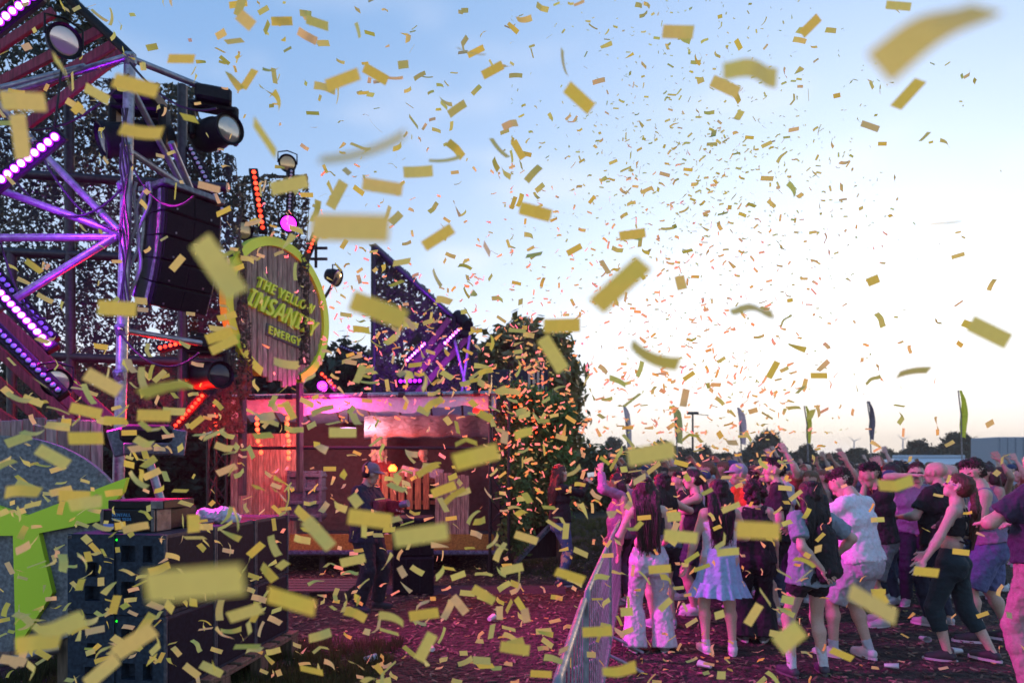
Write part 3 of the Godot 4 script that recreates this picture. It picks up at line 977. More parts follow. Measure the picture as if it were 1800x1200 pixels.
func stage_left() -> void:
	# scaffold with radiating pipes (left wing)
	var sc := thing("stage_scaffold", "steel scaffold of the left stage wing with pipes radiating from one joint", "scaffold")
	var pv := mat(lin(0.45, 0.45, 0.48), "metal", 0.45, 0.6)
	pipe("upright", G(200, 7.0) , P(228, 96, 7.0), 0.055, pv, sc)
	pipe("upright", Vector3(P(-180, 0, 6.2).x, 0, -6.2), P(-180, 100, 6.2), 0.055, pv, sc)
	for e in [[213, 412, -120, 290], [205, 417, -120, 418], [205, 414, -120, 615], [208, 405, 68, 262], [60, 250, -120, 60], [-60, 185, 232, 97], [-60, 172, 150, 118]]:
		pipe("diagonal", P(e[0], e[1], 6.95), P(e[2], e[3], 6.6 if e[2] < 0 else 6.95), 0.034 if e[1] < 110 or e[3] < 110 else 0.038, pv, sc)
	for e in [[230, 103, 385, 165], [222, 262, 340, 340], [212, 580, 352, 603], [228, 150, 330, 345], [300, 250, 372, 420]]:
		pipe("ledger", P(e[0], e[1], 7.0), P(e[2], e[3], 7.9), 0.034, pv, sc)
	for e in [[213, 412], [222, 262], [212, 580], [228, 104], [216, 330], [209, 660]]: clamp_at(P(e[0], e[1], 6.98), sc, 0.11)
	# back frame behind the net
	var dk := mat(lin(0.05, 0.05, 0.06), "metal", 0.6, 0.3)
	for e in [[20, 440, 20, 760], [120, 160, 125, 760], [320, 150, 320, 760], [-50, 300, 400, 330], [-50, 440, 400, 460], [-50, 620, 400, 640]]:
		pipe("back_pipe", P(e[0], e[1], 9.0), P(e[2], e[3], 9.0), 0.06, dk, sc)
	# sun-ray battens
	var ray := thing("sunray_panel", "fan of dark red wooden battens on the left stage wing", "decoration")
	var red := mat(lin(0.42, 0.05, 0.10), "wood", 0.7)
	for e in [[-60, 175, 178, 52], [-40, 215, 200, 78], [30, 232, 215, 92], [-60, 120, 95, 20], [-60, 60, 40, -40], [-60, 500, 200, 742], [-60, 565, 130, 740], [-60, 620, 75, 742], [20, 610, 160, 745], [-60, 690, 30, 748]]:
		var k := MB.new()
		k.bar(P(e[0], e[1], 7.5), P(e[2], e[3], 7.6), 0.11, 0.05, Vector3(0, 0, 1), 0.008)
		part("batten", k, red, ray)
	var edge := MB.new()
	edge.path([P(-40, -130, 7.3), P(60, -60, 7.35), P(130, 5, 7.4), P(190, 60, 7.4), P(232, 100, 7.3)], 0.05, 8)
	part("rim", edge, BLACK, ray)
	# LED battens, lit
	var lit := [glow(Color(1.0, 0.72, 1.0), 5.0), glow(Color(1.0, 0.6, 1.0), 3.0), glow(Color(1.0, 0.66, 1.0), 4.0)]
	var painted_halo := glow(Color(0.7, 0.08, 1.0), 0.9)  # emissive lens rims imitate the magenta halo around each LED
	var onst := "LED battens on the stage"
	var dim := mat(lin(0.25, 0.28, 0.45), "plain", 0.15)
	var face := Vector3(0.55, 0.0, 0.83)
	var b1 := led_bar("lit magenta LED batten rising above the pipe joint of the left wing", P(-75, 375, 6.5), P(102, 236, 6.5), face, 15, lit, 0.13, onst, painted_halo)
	var b2 := led_bar("lit magenta LED batten slanting down beside the red battens", P(-50, 462, 6.5), P(88, 608, 6.5), face, 15, lit, 0.13, onst, painted_halo)
	led_bar("unlit LED batten lying along the upper edge of the slanting lit batten", P(-50, 430, 6.9), P(92, 592, 6.9), face, 17, dim, 0.11)
	led_bar("unlit LED batten slanting down to the round lamp above the plank wall", P(-50, 535, 6.3), P(106, 690, 6.3), face, 18, dim, 0.13)
	led_bar("lit magenta LED batten at the top of the left wing beside the can light", P(-30, 60, 6.4), P(62, -12, 6.4), face, 8, lit, 0.14, onst, painted_halo)
	spot(b1, P(40, 285, 6.3), Vector3(4.5, 0.9, -7.5), MAGENTA, 24.0, 27.0, 0.25)
	spot(b2, P(40, 560, 6.3), Vector3(1.5, 0.0, -5.6), Color(1.0, 0.10, 0.75), 24.0, 34.0, 0.25)
	omni(b1, b1.to_local(P(75, 330, 6.25)), VIOLET, 1.2, 0.12)
	omni(b2, b2.to_local(P(85, 545, 6.2)), VIOLET, 0.7, 0.12)
	# lamps
	var glass := mat(lin(0.55, 0.5, 0.42), "plain", 0.12, 0.6)
	par_light("black can light with clear lens high on the left wing", P(112, 72, 6.6), Vector3(0.75, -0.25, 0.6), 0.14, glass)
	par_light("black can light with clear lens at the foot of the slanting battens", P(98, 672, 6.4), Vector3(0.75, -0.2, 0.7), 0.12, glass)
	moving_head("moving head lamp with ribbed lens hung from the net's upper rail", P(375, 235, 7.8), Vector3(0.75, -0.1, 0.55), 0.62, glass, true)
	moving_head("moving head lamp with dark lens beside the round wooden sign", P(362, 660, 8.2), Vector3(0.8, -0.05, 0.6), 0.6, mat(lin(0.02, 0.02, 0.03), "plain", 0.05), true)
	moving_head("dark moving head lamp behind the scaffold upright", P(245, 245, 7.5), Vector3(-0.7, -0.3, 0.6), 0.7, mat(lin(0.02, 0.02, 0.03), "plain", 0.1), true, 0.1)
	# line array
	var th := deg_to_rad(58)
	var la := thing("line_array", "hanging black line array of five curved loudspeaker boxes", "loudspeaker", P(290, 318, 7.0), th)
	la.scale = Vector3(0.78, 0.74, 0.8)
	var k := MB.new()
	k.box(Transform3D(Basis(), Vector3(0.42, 0.0, -0.28)), Vector3(0.9, 0.09, 0.62), 0.015)
	part("rigging_frame", k, mat(lin(0.22, 0.22, 0.24), "metal", 0.5, 0.5), la)
	var cab := MB.new()
	cab.box(Transform3D(Basis(), Vector3(0, -0.17, -0.27)), Vector3(0.86, 0.325, 0.5), 0.02)
	var cm := cab.mesh()
	var gr := MB.new()
	gr.box(Transform3D(), Vector3(0.385, 0.29, 0.014), 0.006)
	var gm := gr.mesh()
	var hw := MB.new()
	hw.box(Transform3D(), Vector3(0.02, 0.3, 0.07), 0.005)
	var hm := hw.mesh()
	var bdg := MB.new()
	bdg.box(Transform3D(), Vector3(0.02, 0.025, 0.01), 0.0)
	var bdm := bdg.mesh()
	var at := Vector3(0.42, -0.06, 0.0)
	var pit := 0.0
	for i in 5:
		var o := part("cabinet", cm, mat(lin(0.022, 0.023, 0.027), "plastic", 0.55), la)
		o.position = at; o.rotation.x = pit
		for q in [-1.0, 1.0]:
			part("grille", gm, mat(lin(0.012, 0.012, 0.015), "plastic", 0.8), o).position = Vector3(q * 0.2, -0.17, -0.012)
			for z in [-0.1, -0.44]: part("rigging", hm, mat(lin(0.3, 0.29, 0.3), "metal", 0.5, 0.4), o).position = Vector3(q * 0.437, -0.17, z)
			part("badge", bdm, mat(lin(0.3, 0.29, 0.3), "metal", 0.5, 0.4), o).position = Vector3(q * 0.25, -0.27, 0.0)
		at += Basis(Vector3(1, 0, 0), pit) * Vector3(0, -0.335, 0)
		pit += deg_to_rad(6.0)
	var cb := thing("cable_loom", "bundle of black cables tied along the scaffold upright", "cable")
	for j in 4:
		var kk := MB.new()
		var pts := []
		for i in 15: pts.append(P(214 + j * 3 + sin(i * 1.3 + j) * 4.0, 190 + i * 26, 6.86 - 0.02 * j))
		kk.path(pts, 0.011, 6)
		part("cable", kk, DARK, cb)
	for j in 3:
		var kk := MB.new()
		var pts := []
		for i in 13: pts.append(P(262 - i * 2.5 + sin(i * 0.9 + j * 2.0) * 7.0 - j * 9, 320 + i * 17, 7.1))
		kk.path(pts, 0.018, 6)
		part("cable", kk, mat(lin(0.3, 0.3, 0.32), "plain", 0.4), cb)

	var hc := thing("hanging_cable", "loose black cables draped between the pipes of the left wing", "cable")
	for e in [[215, 330, 20, 310, 60], [218, 262, 340, 345, 50], [60, 250, 210, 405, 35], [-20, 345, 80, 560, 60], [228, 110, 380, 190, 30], [0, 215, 226, 130, 45], [210, 585, 350, 620, 40], [90, 240, 110, 90, 20]]:
		var kk := MB.new()
		var pts := []
		for i in 13:
			var t := i / 12.0
			pts.append(P(lerpf(e[0], e[2], t), lerpf(e[1], e[3], t) + e[4] * 4.0 * t * (1.0 - t), 6.85 + sin(t * 7.0 + e[0]) * 0.04))
		kk.path(pts, 0.012, 6)
		part("cable", kk, DARK, hc)
	# nets
	var cn := [Color(0.03, 0.05, 0.042), Color(0.045, 0.062, 0.046), Color(0.022, 0.03, 0.032)]
	camo_net("dark camouflage net stretched behind the left stage wing", [P(-80, 130, 9.3), P(345, 150, 9.3), P(430, 760, 9.3), P(-80, 760, 9.3)], 0.25, 2300.0, 11, cn, 0.038)
	camo_net("dark camouflage net over the left wing's sun-ray battens", [P(-80, -130, 8.0), P(120, -20, 8.0), P(230, 112, 8.0), P(-80, 230, 8.0)], 0.2, 1900.0, 12, cn, 0.038)
	camo_net("camouflage net strip hanging beside the upper moving head lamp", [P(340, 240, 9.4), P(415, 280, 9.4), P(445, 700, 9.4), P(330, 700, 9.4)], 0.2, 2100.0, 13, cn, 0.038)
	camo_net("small camouflage net behind the red and clear LED battens above the sign", [P(410, 308, 10.6), P(540, 308, 10.6), P(545, 640, 10.6), P(405, 640, 10.6)], 0.15, 1600.0, 14, cn, 0.04)
	# wall of planks behind the logo panel
	var pw := thing("plank_wall", "weathered vertical plank wall behind the grey logo panel", "wall")
	rng.seed = 5
	plank_wall(pw, G(-120, 6.3), G(196, 6.3), 0.0, EYE + 78.0 / 1200 * 6.3, 0.105, [Color(0.44, 0.33, 0.27), Color(0.52, 0.4, 0.33), Color(0.34, 0.24, 0.19)], 0.02)
	# logo panel
	var d := 5.25
	var lp := thing("logo_panel", "grey oval panel with a lime green forked emblem", "sign", P(0, 955, d))
	var f := d / 1200.0
	var ov := PackedVector2Array()
	for i in 64: ov.append(Vector2(cos(TAU * i / 64) * 236 * f, sin(TAU * i / 64) * 190 * f))
	var pk := MB.new()
	pk.extrude(Transform3D(), ov, -0.04, 0.0)
	part("panel", pk, mat(lin(0.26, 0.28, 0.3), "plastic", 0.7), lp)
	var em := PackedVector2Array()
	for q in [[-230, 815], [-120, 852], [0, 888], [54, 905], [228, 839], [221, 864], [180, 915], [75, 936], [99, 1040], [35, 1139], [30, 940], [-45, 941], [-45, 1100], [-110, 1000], [-95, 935], [-200, 905]]:
		em.append(Vector2(q[0], 955 - q[1]) * f)
	var ek := MB.new()
	ek.extrude(Transform3D(), em, 0.003, 0.05)
	part("emblem", ek, mat(lin(0.58, 0.82, 0.03), "plain", 0.55), lp)
	var pst := MB.new()
	pst.box(Transform3D(Basis(), Vector3(-0.6, -0.955 * 0.75, -0.08)), Vector3(0.09, 1.4, 0.07), 0.005)
	pst.box(Transform3D(Basis(), Vector3(0.45, -0.955 * 0.75, -0.08)), Vector3(0.09, 0.96, 0.07), 0.005)
	part("post", pst, mat(lin(0.2, 0.15, 0.1), "wood", 0.8), lp)
	var fp := thing("steel_pipe", "grey steel pipe lying on the grass below the logo panel", "pipe")
	pipe("tube", P(-30, 1172, 4.95), P(102, 1140, 5.25), 0.035, pv, fp)

	# subwoofers: three columns of two on a pallet
	var yaw := deg_to_rad(-7.0)
	var o0 := Vector3(-2.29, 0, -4.5)
	var dep := Basis(Vector3.UP, yaw) * Vector3(0, 0, -1)
	var wid := Basis(Vector3.UP, yaw) * Vector3(-1, 0, 0)
	var pal := thing("pallet", "wooden pallet carrying the front subwoofer stacks", "pallet", o0 + wid * 0.36 + dep * 0.93, yaw)
	rng.seed = 21
	for i in 9:
		var q := MB.new()
		q.box(Transform3D(Basis(), Vector3(0, 0.236, -0.88 + i * 0.22)), Vector3(0.86, 0.022, 0.16), 0.004)
		part("board", q, mat(lin(0.24, 0.18, 0.12), "wood", 0.85), pal)
	for x in [-0.38, 0.0, 0.38]:
		var q := MB.new()
		q.box(Transform3D(Basis(), Vector3(x, 0.0, 0) + Vector3(0, 0.012, 0)), Vector3(0.1, 0.022, 1.92), 0.004)
		q.box(Transform3D(Basis(), Vector3(x, 0.21, 0)), Vector3(0.1, 0.025, 1.92), 0.004)
		for z in [-0.88, -0.3, 0.3, 0.88]: q.box(Transform3D(Basis(), Vector3(x, 0.11, z)), Vector3(0.1, 0.17, 0.13), 0.004)
		part("runner", q, mat(lin(0.2, 0.15, 0.1), "wood", 0.85), pal)
	var subb := subwoofer_proto()
	var lab := [["lower subwoofer on the pallet, next to the logo panel", "upper subwoofer next to the logo panel, carrying the amplifier case"], ["lower subwoofer in the middle column of the pallet", "upper subwoofer in the middle column of the pallet"], ["lower subwoofer at the far end of the pallet", "upper subwoofer at the far end of the pallet"]]
	for i in 3:
		for j in 2:
			var o: Node3D = subb if i == 0 and j == 0 else copy(subb, "subwoofer", "")
			o.set_meta("label", "black " + lab[i][j])
			o.position = o0 + wid * 0.355 + dep * (0.3 + i * 0.605) + Vector3(0, 0.25 + j * 0.542, 0)
			o.rotation.y = yaw
	# amplifier cases
	var ac := thing("amplifier_case", "black flight case lettered in blue, standing on the front subwoofers", "flight case", P(232, 936, 4.75), yaw)
	ac.position.y = 1.3355
	var q1 := MB.new()
	q1.box(Transform3D(Basis(), Vector3(0, 0.075, -0.2)), Vector3(0.4, 0.15, 0.5), 0.008)
	part("case", q1, BLACK, ac)
	var q2 := MB.new()
	for x in [-0.19, 0.19]:
		q2.box(Transform3D(Basis(), Vector3(x, 0.075, 0.051)), Vector3(0.024, 0.152, 0.01), 0.002)
	q2.box(Transform3D(Basis(), Vector3(0.201, 0.075, -0.05)), Vector3(0.006, 0.152, 0.16), 0.002)
	part("edge_trim", q2, mat(lin(0.2, 0.19, 0.2), "metal", 0.5, 0.5), ac)
	var q3 := MB.new()
	q3.box(Transform3D(Basis(), Vector3(-0.145, 0.032, 0.0515)), Vector3(0.085, 0.038, 0.003), 0.0)
	part("paper_label", q3, mat(lin(0.2, 0.26, 0.6), "plain", 0.8), ac)
	lettering("RENTALL", 0.021, 0.003, mat(lin(0.05, 0.2, 0.38), "plain", 0.7), ac, Vector3(-0.045, 0.112, 0.0525), 0.0, 1.15)
	lettering("1350 1524", 0.021, 0.003, mat(lin(0.05, 0.2, 0.38), "plain", 0.7), ac, Vector3(-0.045, 0.083, 0.0525), 0.0, 1.1)
	var a2 := thing("amplifier_case", "flat black case lying on top of the blue lettered flight case", "flight case", ac.position + Vector3(0.06, 0.1515, -0.15), yaw)
	var q4 := MB.new()
	q4.box(Transform3D(Basis(), Vector3(0, 0.03, 0)), Vector3(0.42, 0.06, 0.36), 0.006)
	part("case", q4, BLACK, a2)
	var q5 := MB.new()
	q5.box(Transform3D(Basis(), Vector3(0.16, 0.03, 0.181)), Vector3(0.09, 0.055, 0.006), 0.002)
	part("edge_trim", q5, mat(lin(0.2, 0.19, 0.2), "metal", 0.5, 0.5), a2)
	var a3 := thing("cable_bag", "crumpled pale plastic bag lying on the subwoofers", "bag", Vector3(-2.32, 1.335, -5.4))
	field("bag", a3, mat(lin(0.55, 0.5, 0.6), "plain", 0.4), [[Vector3(-0.12, 0.05, 0), Vector3(0.13, 0.04, 0.05), 0.06, 0.05], [Vector3(0, 0.06, -0.05), Vector3(0.05, 0.08, 0.02), 0.06, 0.05]], 0.012, 0.03, 0.02, Vector3(14, 14, 14), 0.004)
	# strobe panel on its yoke above the subwoofers
	var st := thing("strobe_light", "grey framed strobe lamp in a yoke beside the plank wall", "stage light", P(258, 778, 6.0), 0.25)
	var s1 := MB.new()
	s1.box(Transform3D(Basis(Vector3(1, 0, 0), 0.25), Vector3(0, 0.08, 0)), Vector3(0.42, 0.15, 0.14), 0.03)
	part("head", s1, BLACK, st)
	var s2 := MB.new()
	s2.box(Transform3D(Basis(), Vector3(0.02, -0.055, 0.02)), Vector3(0.36, 0.105, 0.2), 0.012)
	part("base", s2, mat(lin(0.14, 0.14, 0.15), "plastic", 0.5), st)
	for x in [-1.0, 1.0]:
		var s3 := MB.new()
		s3.bar(Vector3(x * 0.2 + 0.02, -0.11, 0.0), Vector3(x * 0.245, 0.12, 0.0), 0.05, 0.16, Vector3(1, 0, 0), 0.012)
		part("yoke_arm", s3, mat(lin(0.16, 0.2, 0.24), "plastic", 0.45), st)
	var s4 := MB.new()
	s4.tube(Vector3(0.0, -0.1, 0), Vector3(0.16, -0.6, 0.1), 0.035)
	s4.tube(Vector3(0.16, -0.6, 0.1), Vector3(0.2, -1.96, 0.1), 0.03)
	part("stand", s4, pv, st)
	lettering("C H", 0.02, 0.002, mat(lin(0.4, 0.4, 0.42), "plain", 0.6), st, Vector3(0.13, -0.06, 0.121))

func subwoofer_proto() -> Node3D:
	var o := thing("subwoofer", "black subwoofer", "loudspeaker", Vector3.ZERO, 0.0, "subwoofers on the front pallet")
	var c := CSGCombiner3D.new()
	c.name = "cabinet"
	var bx := CSGBox3D.new()
	bx.size = Vector3(0.7, 0.535, 0.595); bx.position = Vector3(0, 0.27, 0)
	c.add_child(bx)
	for q in [[-0.17, 0.14, 0.11, 0.1], [-0.17, 0.30, 0.08, 0.1], [0.09, 0.17, 0.1, 0.11], [0.23, 0.17, 0.07, 0.11], [0.09, 0.41, 0.1, 0.11], [0.23, 0.41, 0.07, 0.11]]:
		var h := CSGBox3D.new()
		h.operation = CSGShape3D.OPERATION_SUBTRACTION
		h.size = Vector3(q[2], q[3], 0.16); h.position = Vector3(q[0], q[1], 0.3)
		c.add_child(h)
	var sl := CSGBox3D.new()
	sl.operation = CSGShape3D.OPERATION_SUBTRACTION
	sl.size = Vector3(0.024, 0.6, 0.03); sl.position = Vector3(0.0, 0.27, 0.298)
	c.add_child(sl)
	c.material_override = mat(lin(0.03, 0.05, 0.078), "plastic", 0.6)
	o.add_child(c, true)
	var g := MB.new()
	g.box(Transform3D(Basis(), Vector3(0.352, 0.27, 0.0)), Vector3(0.014, 0.49, 0.55), 0.006)
	part("grille", g, mat(lin(0.009, 0.015, 0.03), "plastic", 0.85), o)
	var e := MB.new()
	for z in [-0.29, 0.29]: e.box(Transform3D(Basis(), Vector3(0.353, 0.27, z)), Vector3(0.02, 0.53, 0.018), 0.003)
	part("edge_trim", e, mat(lin(0.12, 0.12, 0.14), "plastic", 0.5), o)
	var cn := MB.new()
	cn.box(Transform3D(), Vector3(0.045, 0.045, 0.045), 0.012)
	var cm := cn.mesh()
	for x in [-0.335, 0.335]:
		for y in [0.022, 0.517]: part("corner_cap", cm, mat(lin(0.1, 0.1, 0.11), "metal", 0.4, 0.5), o).position = Vector3(x, y, 0.28)
	var l := MB.new()
	l.lathe(Transform3D(Basis(Vector3(1, 0, 0), PI / 2), Vector3(0, 0.5, 0.285)), [Vector2(0.008, 0.0), Vector2(0.006, 0.005), Vector2(0.001, 0.007)], 8)
	part("power_light", l, glow(Color(0.1, 1.0, 0.15), 1.2), o)
	return o

func stage_middle() -> void:
	rng.seed = 31
	# round sign
	var th := deg_to_rad(67)
	var c := P(490, 550, 10.2)
	var sg := thing("round_sign", "round wooden slat sign with lime rim and lime brush lettering", "sign", c, th)
	var R := 0.99
	var n := 19
	var boards := [mat(lin(0.6, 0.42, 0.31), "wood", 0.8), mat(lin(0.54, 0.37, 0.27), "wood", 0.8), mat(lin(0.64, 0.46, 0.35), "wood", 0.8)]
	for i in n:
		var x := -R + (i + 0.5) * 2.0 * R / n
		var h := sqrt(maxf(0.02, R * R - x * x))
		var k := MB.new()
		var low := h
		if absf(x) < 0.45: low = h + rf(0.0, 0.12)
		k.box(Transform3D(Basis(), Vector3(x, (h - low) * 0.5, rf(-0.008, 0.008))), Vector3(2.0 * R / n - 0.012, h + low, 0.05), 0.008)
		part("slat", k, boards[rng.randi() % 3], sg)
	var rim := MB.new()
	var rr := []
	for j in 4:
		var a: Array = [[R + 0.10, -0.05], [R + 0.10, 0.07], [R - 0.03, 0.07], [R - 0.03, -0.05]][j]
		var ring := []
		for i in 65:
			var q := lerpf(-PI / 2 + 0.42, TAU - PI / 2 - 0.42, i / 64.0)
			ring.append(Vector3(cos(q) * a[0], sin(q) * a[0], a[1]))
		rr.append(ring)
	for j in 4:
		for i in 64:
			var mid := Vector3(rr[j][i].x, rr[j][i].y, 0).normalized() * (R + 0.035) + Vector3(0, 0, 0.01)
			var pa: Vector3 = rr[j][i]; var pb: Vector3 = rr[(j + 1) % 4][i]
			rim.quad(pa, rr[j][i + 1], rr[(j + 1) % 4][i + 1], pb, (pa + pb) * 0.5 - mid)
	var lime := mat(lin(0.78, 0.92, 0.04), "plain", 0.5)
	part("rim", rim, lime, sg)
	var hoop := MB.new()
	var hp := []
	for i in 33:
		var q := lerpf(0.3, PI - 0.2, i / 32.0)
		hp.append(Vector3(cos(q) * (R + 0.16), sin(q) * (R + 0.16), -0.3))
	hoop.path(hp, 0.03, 8)
	part("back_hoop", hoop, STEEL, sg)
	var txt := mat(lin(0.78, 0.92, 0.04), "plain", 0.5)
	lettering("THE YELLOW", 0.155, 0.05, txt, sg, Vector3(0.10, 0.26, 0.055), 0.28, 0.95, true, -0.13)
	lettering("INSANITY", 0.265, 0.06, txt, sg, Vector3(0.04, -0.02, 0.06), 0.34, 0.86, true, -0.15)
	var pl := MB.new()
	pl.box(Transform3D(Basis(Vector3(0, 0, 1), -0.12), Vector3(0.06, -0.34, 0.035)), Vector3(0.74, 0.18, 0.03), 0.006)
	part("name_plate", pl, mat(lin(0.1, 0.09, 0.09), "plain", 0.6), sg)
	lettering("ENERGY", 0.12, 0.02, txt, sg, Vector3(0.06, -0.34, 0.058), 0.0, 1.1, true, -0.12)
	# sign legs down to the canopy frame
	var lg := MB.new()
	for x in [-0.6, 0.6]: lg.box(Transform3D(Basis(), Vector3(x, -1.6, -0.12)), Vector3(0.1, 2.2, 0.08), 0.01)
	part("post", lg, mat(lin(0.12, 0.1, 0.09), "wood", 0.8), sg)

	# LED battens round the sign
	var red := [glow(Color(1.0, 0.22, 0.12), 3.0), glow(Color(1.0, 0.2, 0.1), 1.9), glow(Color(1.0, 0.24, 0.14), 2.5)]
	var f := Vector3(0.35, 0, 0.94)
	led_bar("lit red LED batten standing upright above the round sign", P(445, 298, 10.0), P(462, 405, 10.0), f, 11, red, 0.13, "")
	led_bar("lit red LED batten slanting behind the rim of the round sign", P(538, 452, 10.9), P(555, 412, 10.9), f, 6, red, 0.12, "")
	led_bar("lit red LED batten under the line array", P(277, 612, 8.0), P(340, 598, 8.0), f, 7, red, 0.09, "")
	led_bar("short lit red LED batten next to the round sign's rim", P(345, 598, 8.6), P(374, 590, 8.6), f, 4, red, 0.08, "")
	var rb := led_bar("lit red LED batten slanting below the dark lensed moving head", P(300, 757, 8.6), P(358, 692, 8.6), f, 10, red, 0.11, "")
	led_bar("lit red LED batten slanting at the foot of the round sign", P(563, 655, 10.6), P(590, 682, 10.6), f, 5, red, 0.09, "")
	led_bar("unlit clear LED batten slanting beside the line array", P(333, 258, 9.0), P(392, 372, 9.0), f, 14, mat(lin(0.5, 0.52, 0.55), "plain", 0.15), 0.1, "")
	led_bar("unlit clear LED batten upright beside the can light on the net", P(512, 298, 10.3), P(508, 372, 10.3), f, 12, mat(lin(0.5, 0.52, 0.55), "plain", 0.15), 0.1, "")
	omni(rb, rb.to_local(P(330, 725, 8.3)), Color(1.0, 0.08, 0.05), 1.6)
	var warm := mat(lin(0.6, 0.42, 0.2), "plain", 0.1, 0.5)
	par_light("black can light with amber lens left of the sign's top", P(426, 405, 9.9), Vector3(0.6, -0.1, 0.8), 0.13, warm)
	par_light("black can light with amber lens on top of the clear batten", P(505, 287, 10.4), Vector3(0.3, -0.1, 0.9), 0.12, warm)
	var gp := par_light("can light glowing magenta above the round sign", P(507, 393, 9.9), Vector3(0.25, -0.05, 0.95), 0.12, glow(Color(0.85, 0.12, 1.0), 3.2))
	spot(gp, P(508, 394, 9.7), Vector3(3.5, 0.6, -6.5), MAGENTA, 4.0, 26.0, 0.12)
	var vp := par_light("small can light glowing violet under the sign's rim", P(566, 678, 10.4), Vector3(0.25, 0.2, 0.95), 0.08, glow(Color(0.8, 0.15, 1.0), 4.0))
	omni(vp, P(574, 690, 10.45) - vp.position, Color(1.0, 0.2, 0.75), 0.8, 0.08)
	par_light("black can light on an arm right of the round sign", P(592, 488, 12.0), Vector3(0.9, -0.35, 0.2), 0.14, warm)
	var arm := thing("lamp_arm", "thin dark pipe arms carrying lamps right of the round sign", "pipe")
	for e in [[555, 400, 555, 470], [545, 436, 575, 436], [545, 455, 575, 455], [592, 488, 560, 540], [505, 300, 508, 420], [470, 310, 540, 312], [425, 320, 430, 440]]:
		pipe("tube", P(e[0], e[1], 11.2), P(e[2], e[3], 11.2), 0.025, DARK, arm)

	# DJ booth
	var d := 11.0
	var bo := thing("dj_booth", "open wooden DJ booth on a low platform with rails and plank walls", "booth", G(640, d))
	var o := bo.position
	var L := func(px: float, py: float, dd: float) -> Vector3: return P(px, py, dd) - o
	var k := MB.new()
	var x0: float = L.call(385, 0, d).x; var x1: float = L.call(872, 0, d).x
	k.box(Transform3D(Basis(), Vector3((x0 + x1) / 2, 0.36, -1.6)), Vector3(x1 - x0, 0.08, 3.2), 0.01)
	part("platform", k, mat(lin(0.12, 0.11, 0.12), "plastic", 0.6), bo)
	var fb := MB.new()
	fb.box(Transform3D(Basis(), Vector3((x0 + x1) / 2, 0.375, 0.012)), Vector3(x1 - x0, 0.06, 0.02), 0.004)
	part("platform_edge", fb, mat(lin(0.2, 0.24, 0.42), "metal", 0.4, 0.4), bo)
	for e in [[505, 700], [762, 868]]:
		var q := MB.new()
		var a: Vector3 = L.call(e[0], 0, d); var b: Vector3 = L.call(e[1], 0, d)
		q.box(Transform3D(Basis(Vector3(1, 0, 0), -0.25), Vector3((a.x + b.x) / 2, 0.53, -0.08)), Vector3(b.x - a.x, 0.26, 0.02), 0.004)
		part("fascia_board", q, mat(lin(0.42, 0.27, 0.05), "plastic", 0.6), bo)
	for px in [400, 560, 720, 860]:
		var q := MB.new()
		q.box(Transform3D(Basis(), Vector3((L.call(px, 0, d) as Vector3).x, 0.16, -0.25)), Vector3(0.1, 0.32, 0.1), 0.01)
		part("platform_leg", q, DARK, bo)
	var wal := [Color(0.6, 0.46, 0.35), Color(0.66, 0.52, 0.4), Color(0.52, 0.39, 0.29)]
	plank_wall(bo, L.call(425, 815, 12.4) * Vector3(1, 0, 1), L.call(525, 815, 12.4) * Vector3(1, 0, 1), 0.4, 2.35, 0.1, wal)
	plank_wall(bo, L.call(765, 815, 11.6) * Vector3(1, 0, 1), L.call(832, 815, 11.6) * Vector3(1, 0, 1), 0.4, 1.62, 0.072, wal, 0.03)
	plank_wall(bo, L.call(405, 815, 11.1) * Vector3(1, 0, 1), L.call(425, 815, 11.1) * Vector3(1, 0, 1), 0.0, 2.95, 0.06, wal)
	plank_wall(bo, L.call(655, 815, 12.0) * Vector3(1, 0, 1), L.call(768, 815, 12.0) * Vector3(1, 0, 1), 1.0, 1.66, 0.145, [Color(0.5, 0.24, 0.09), Color(0.55, 0.28, 0.1)], 0.01, 0.03, 0.04)
	plank_wall(bo, L.call(652, 815, 12.9) * Vector3(1, 0, 1), L.call(682, 815, 12.9) * Vector3(1, 0, 1), 0.4, 2.7, 0.1, wal)
	for e in [[655, 768, 1.5], [655, 768, 1.12]]:
		var q := MB.new()
		q.bar(L.call(e[0], 815, 12.03) * Vector3(1, 0, 1) + Vector3(0, e[2], 0), L.call(e[1], 815, 12.03) * Vector3(1, 0, 1) + Vector3(0, e[2], 0), 0.03, 0.07)
		part("fence_rail", q, mat(lin(0.3, 0.15, 0.06), "wood", 0.8), bo)
	# back wall of the booth and dark ceiling cloth
	var bw := MB.new()
	bw.box(Transform3D(Basis(), Vector3((x0 + x1) / 2, 1.7, -3.3)), Vector3(x1 - x0, 2.6, 0.06), 0.0)
	part("back_wall", bw, mat(lin(0.16, 0.09, 0.09), "tarp", 0.9), bo)
	pipe("front_rail", L.call(385, 787, d), L.call(880, 787, d), 0.028, DARK, bo)
	# canopy
	var cp := thing("booth_canopy", "pale translucent tarpaulin roof over the DJ booth with rolled front edge", "canopy")
	var tp := mat(lin(0.8, 0.72, 0.78), "tarp", 0.5)
	var rings := []
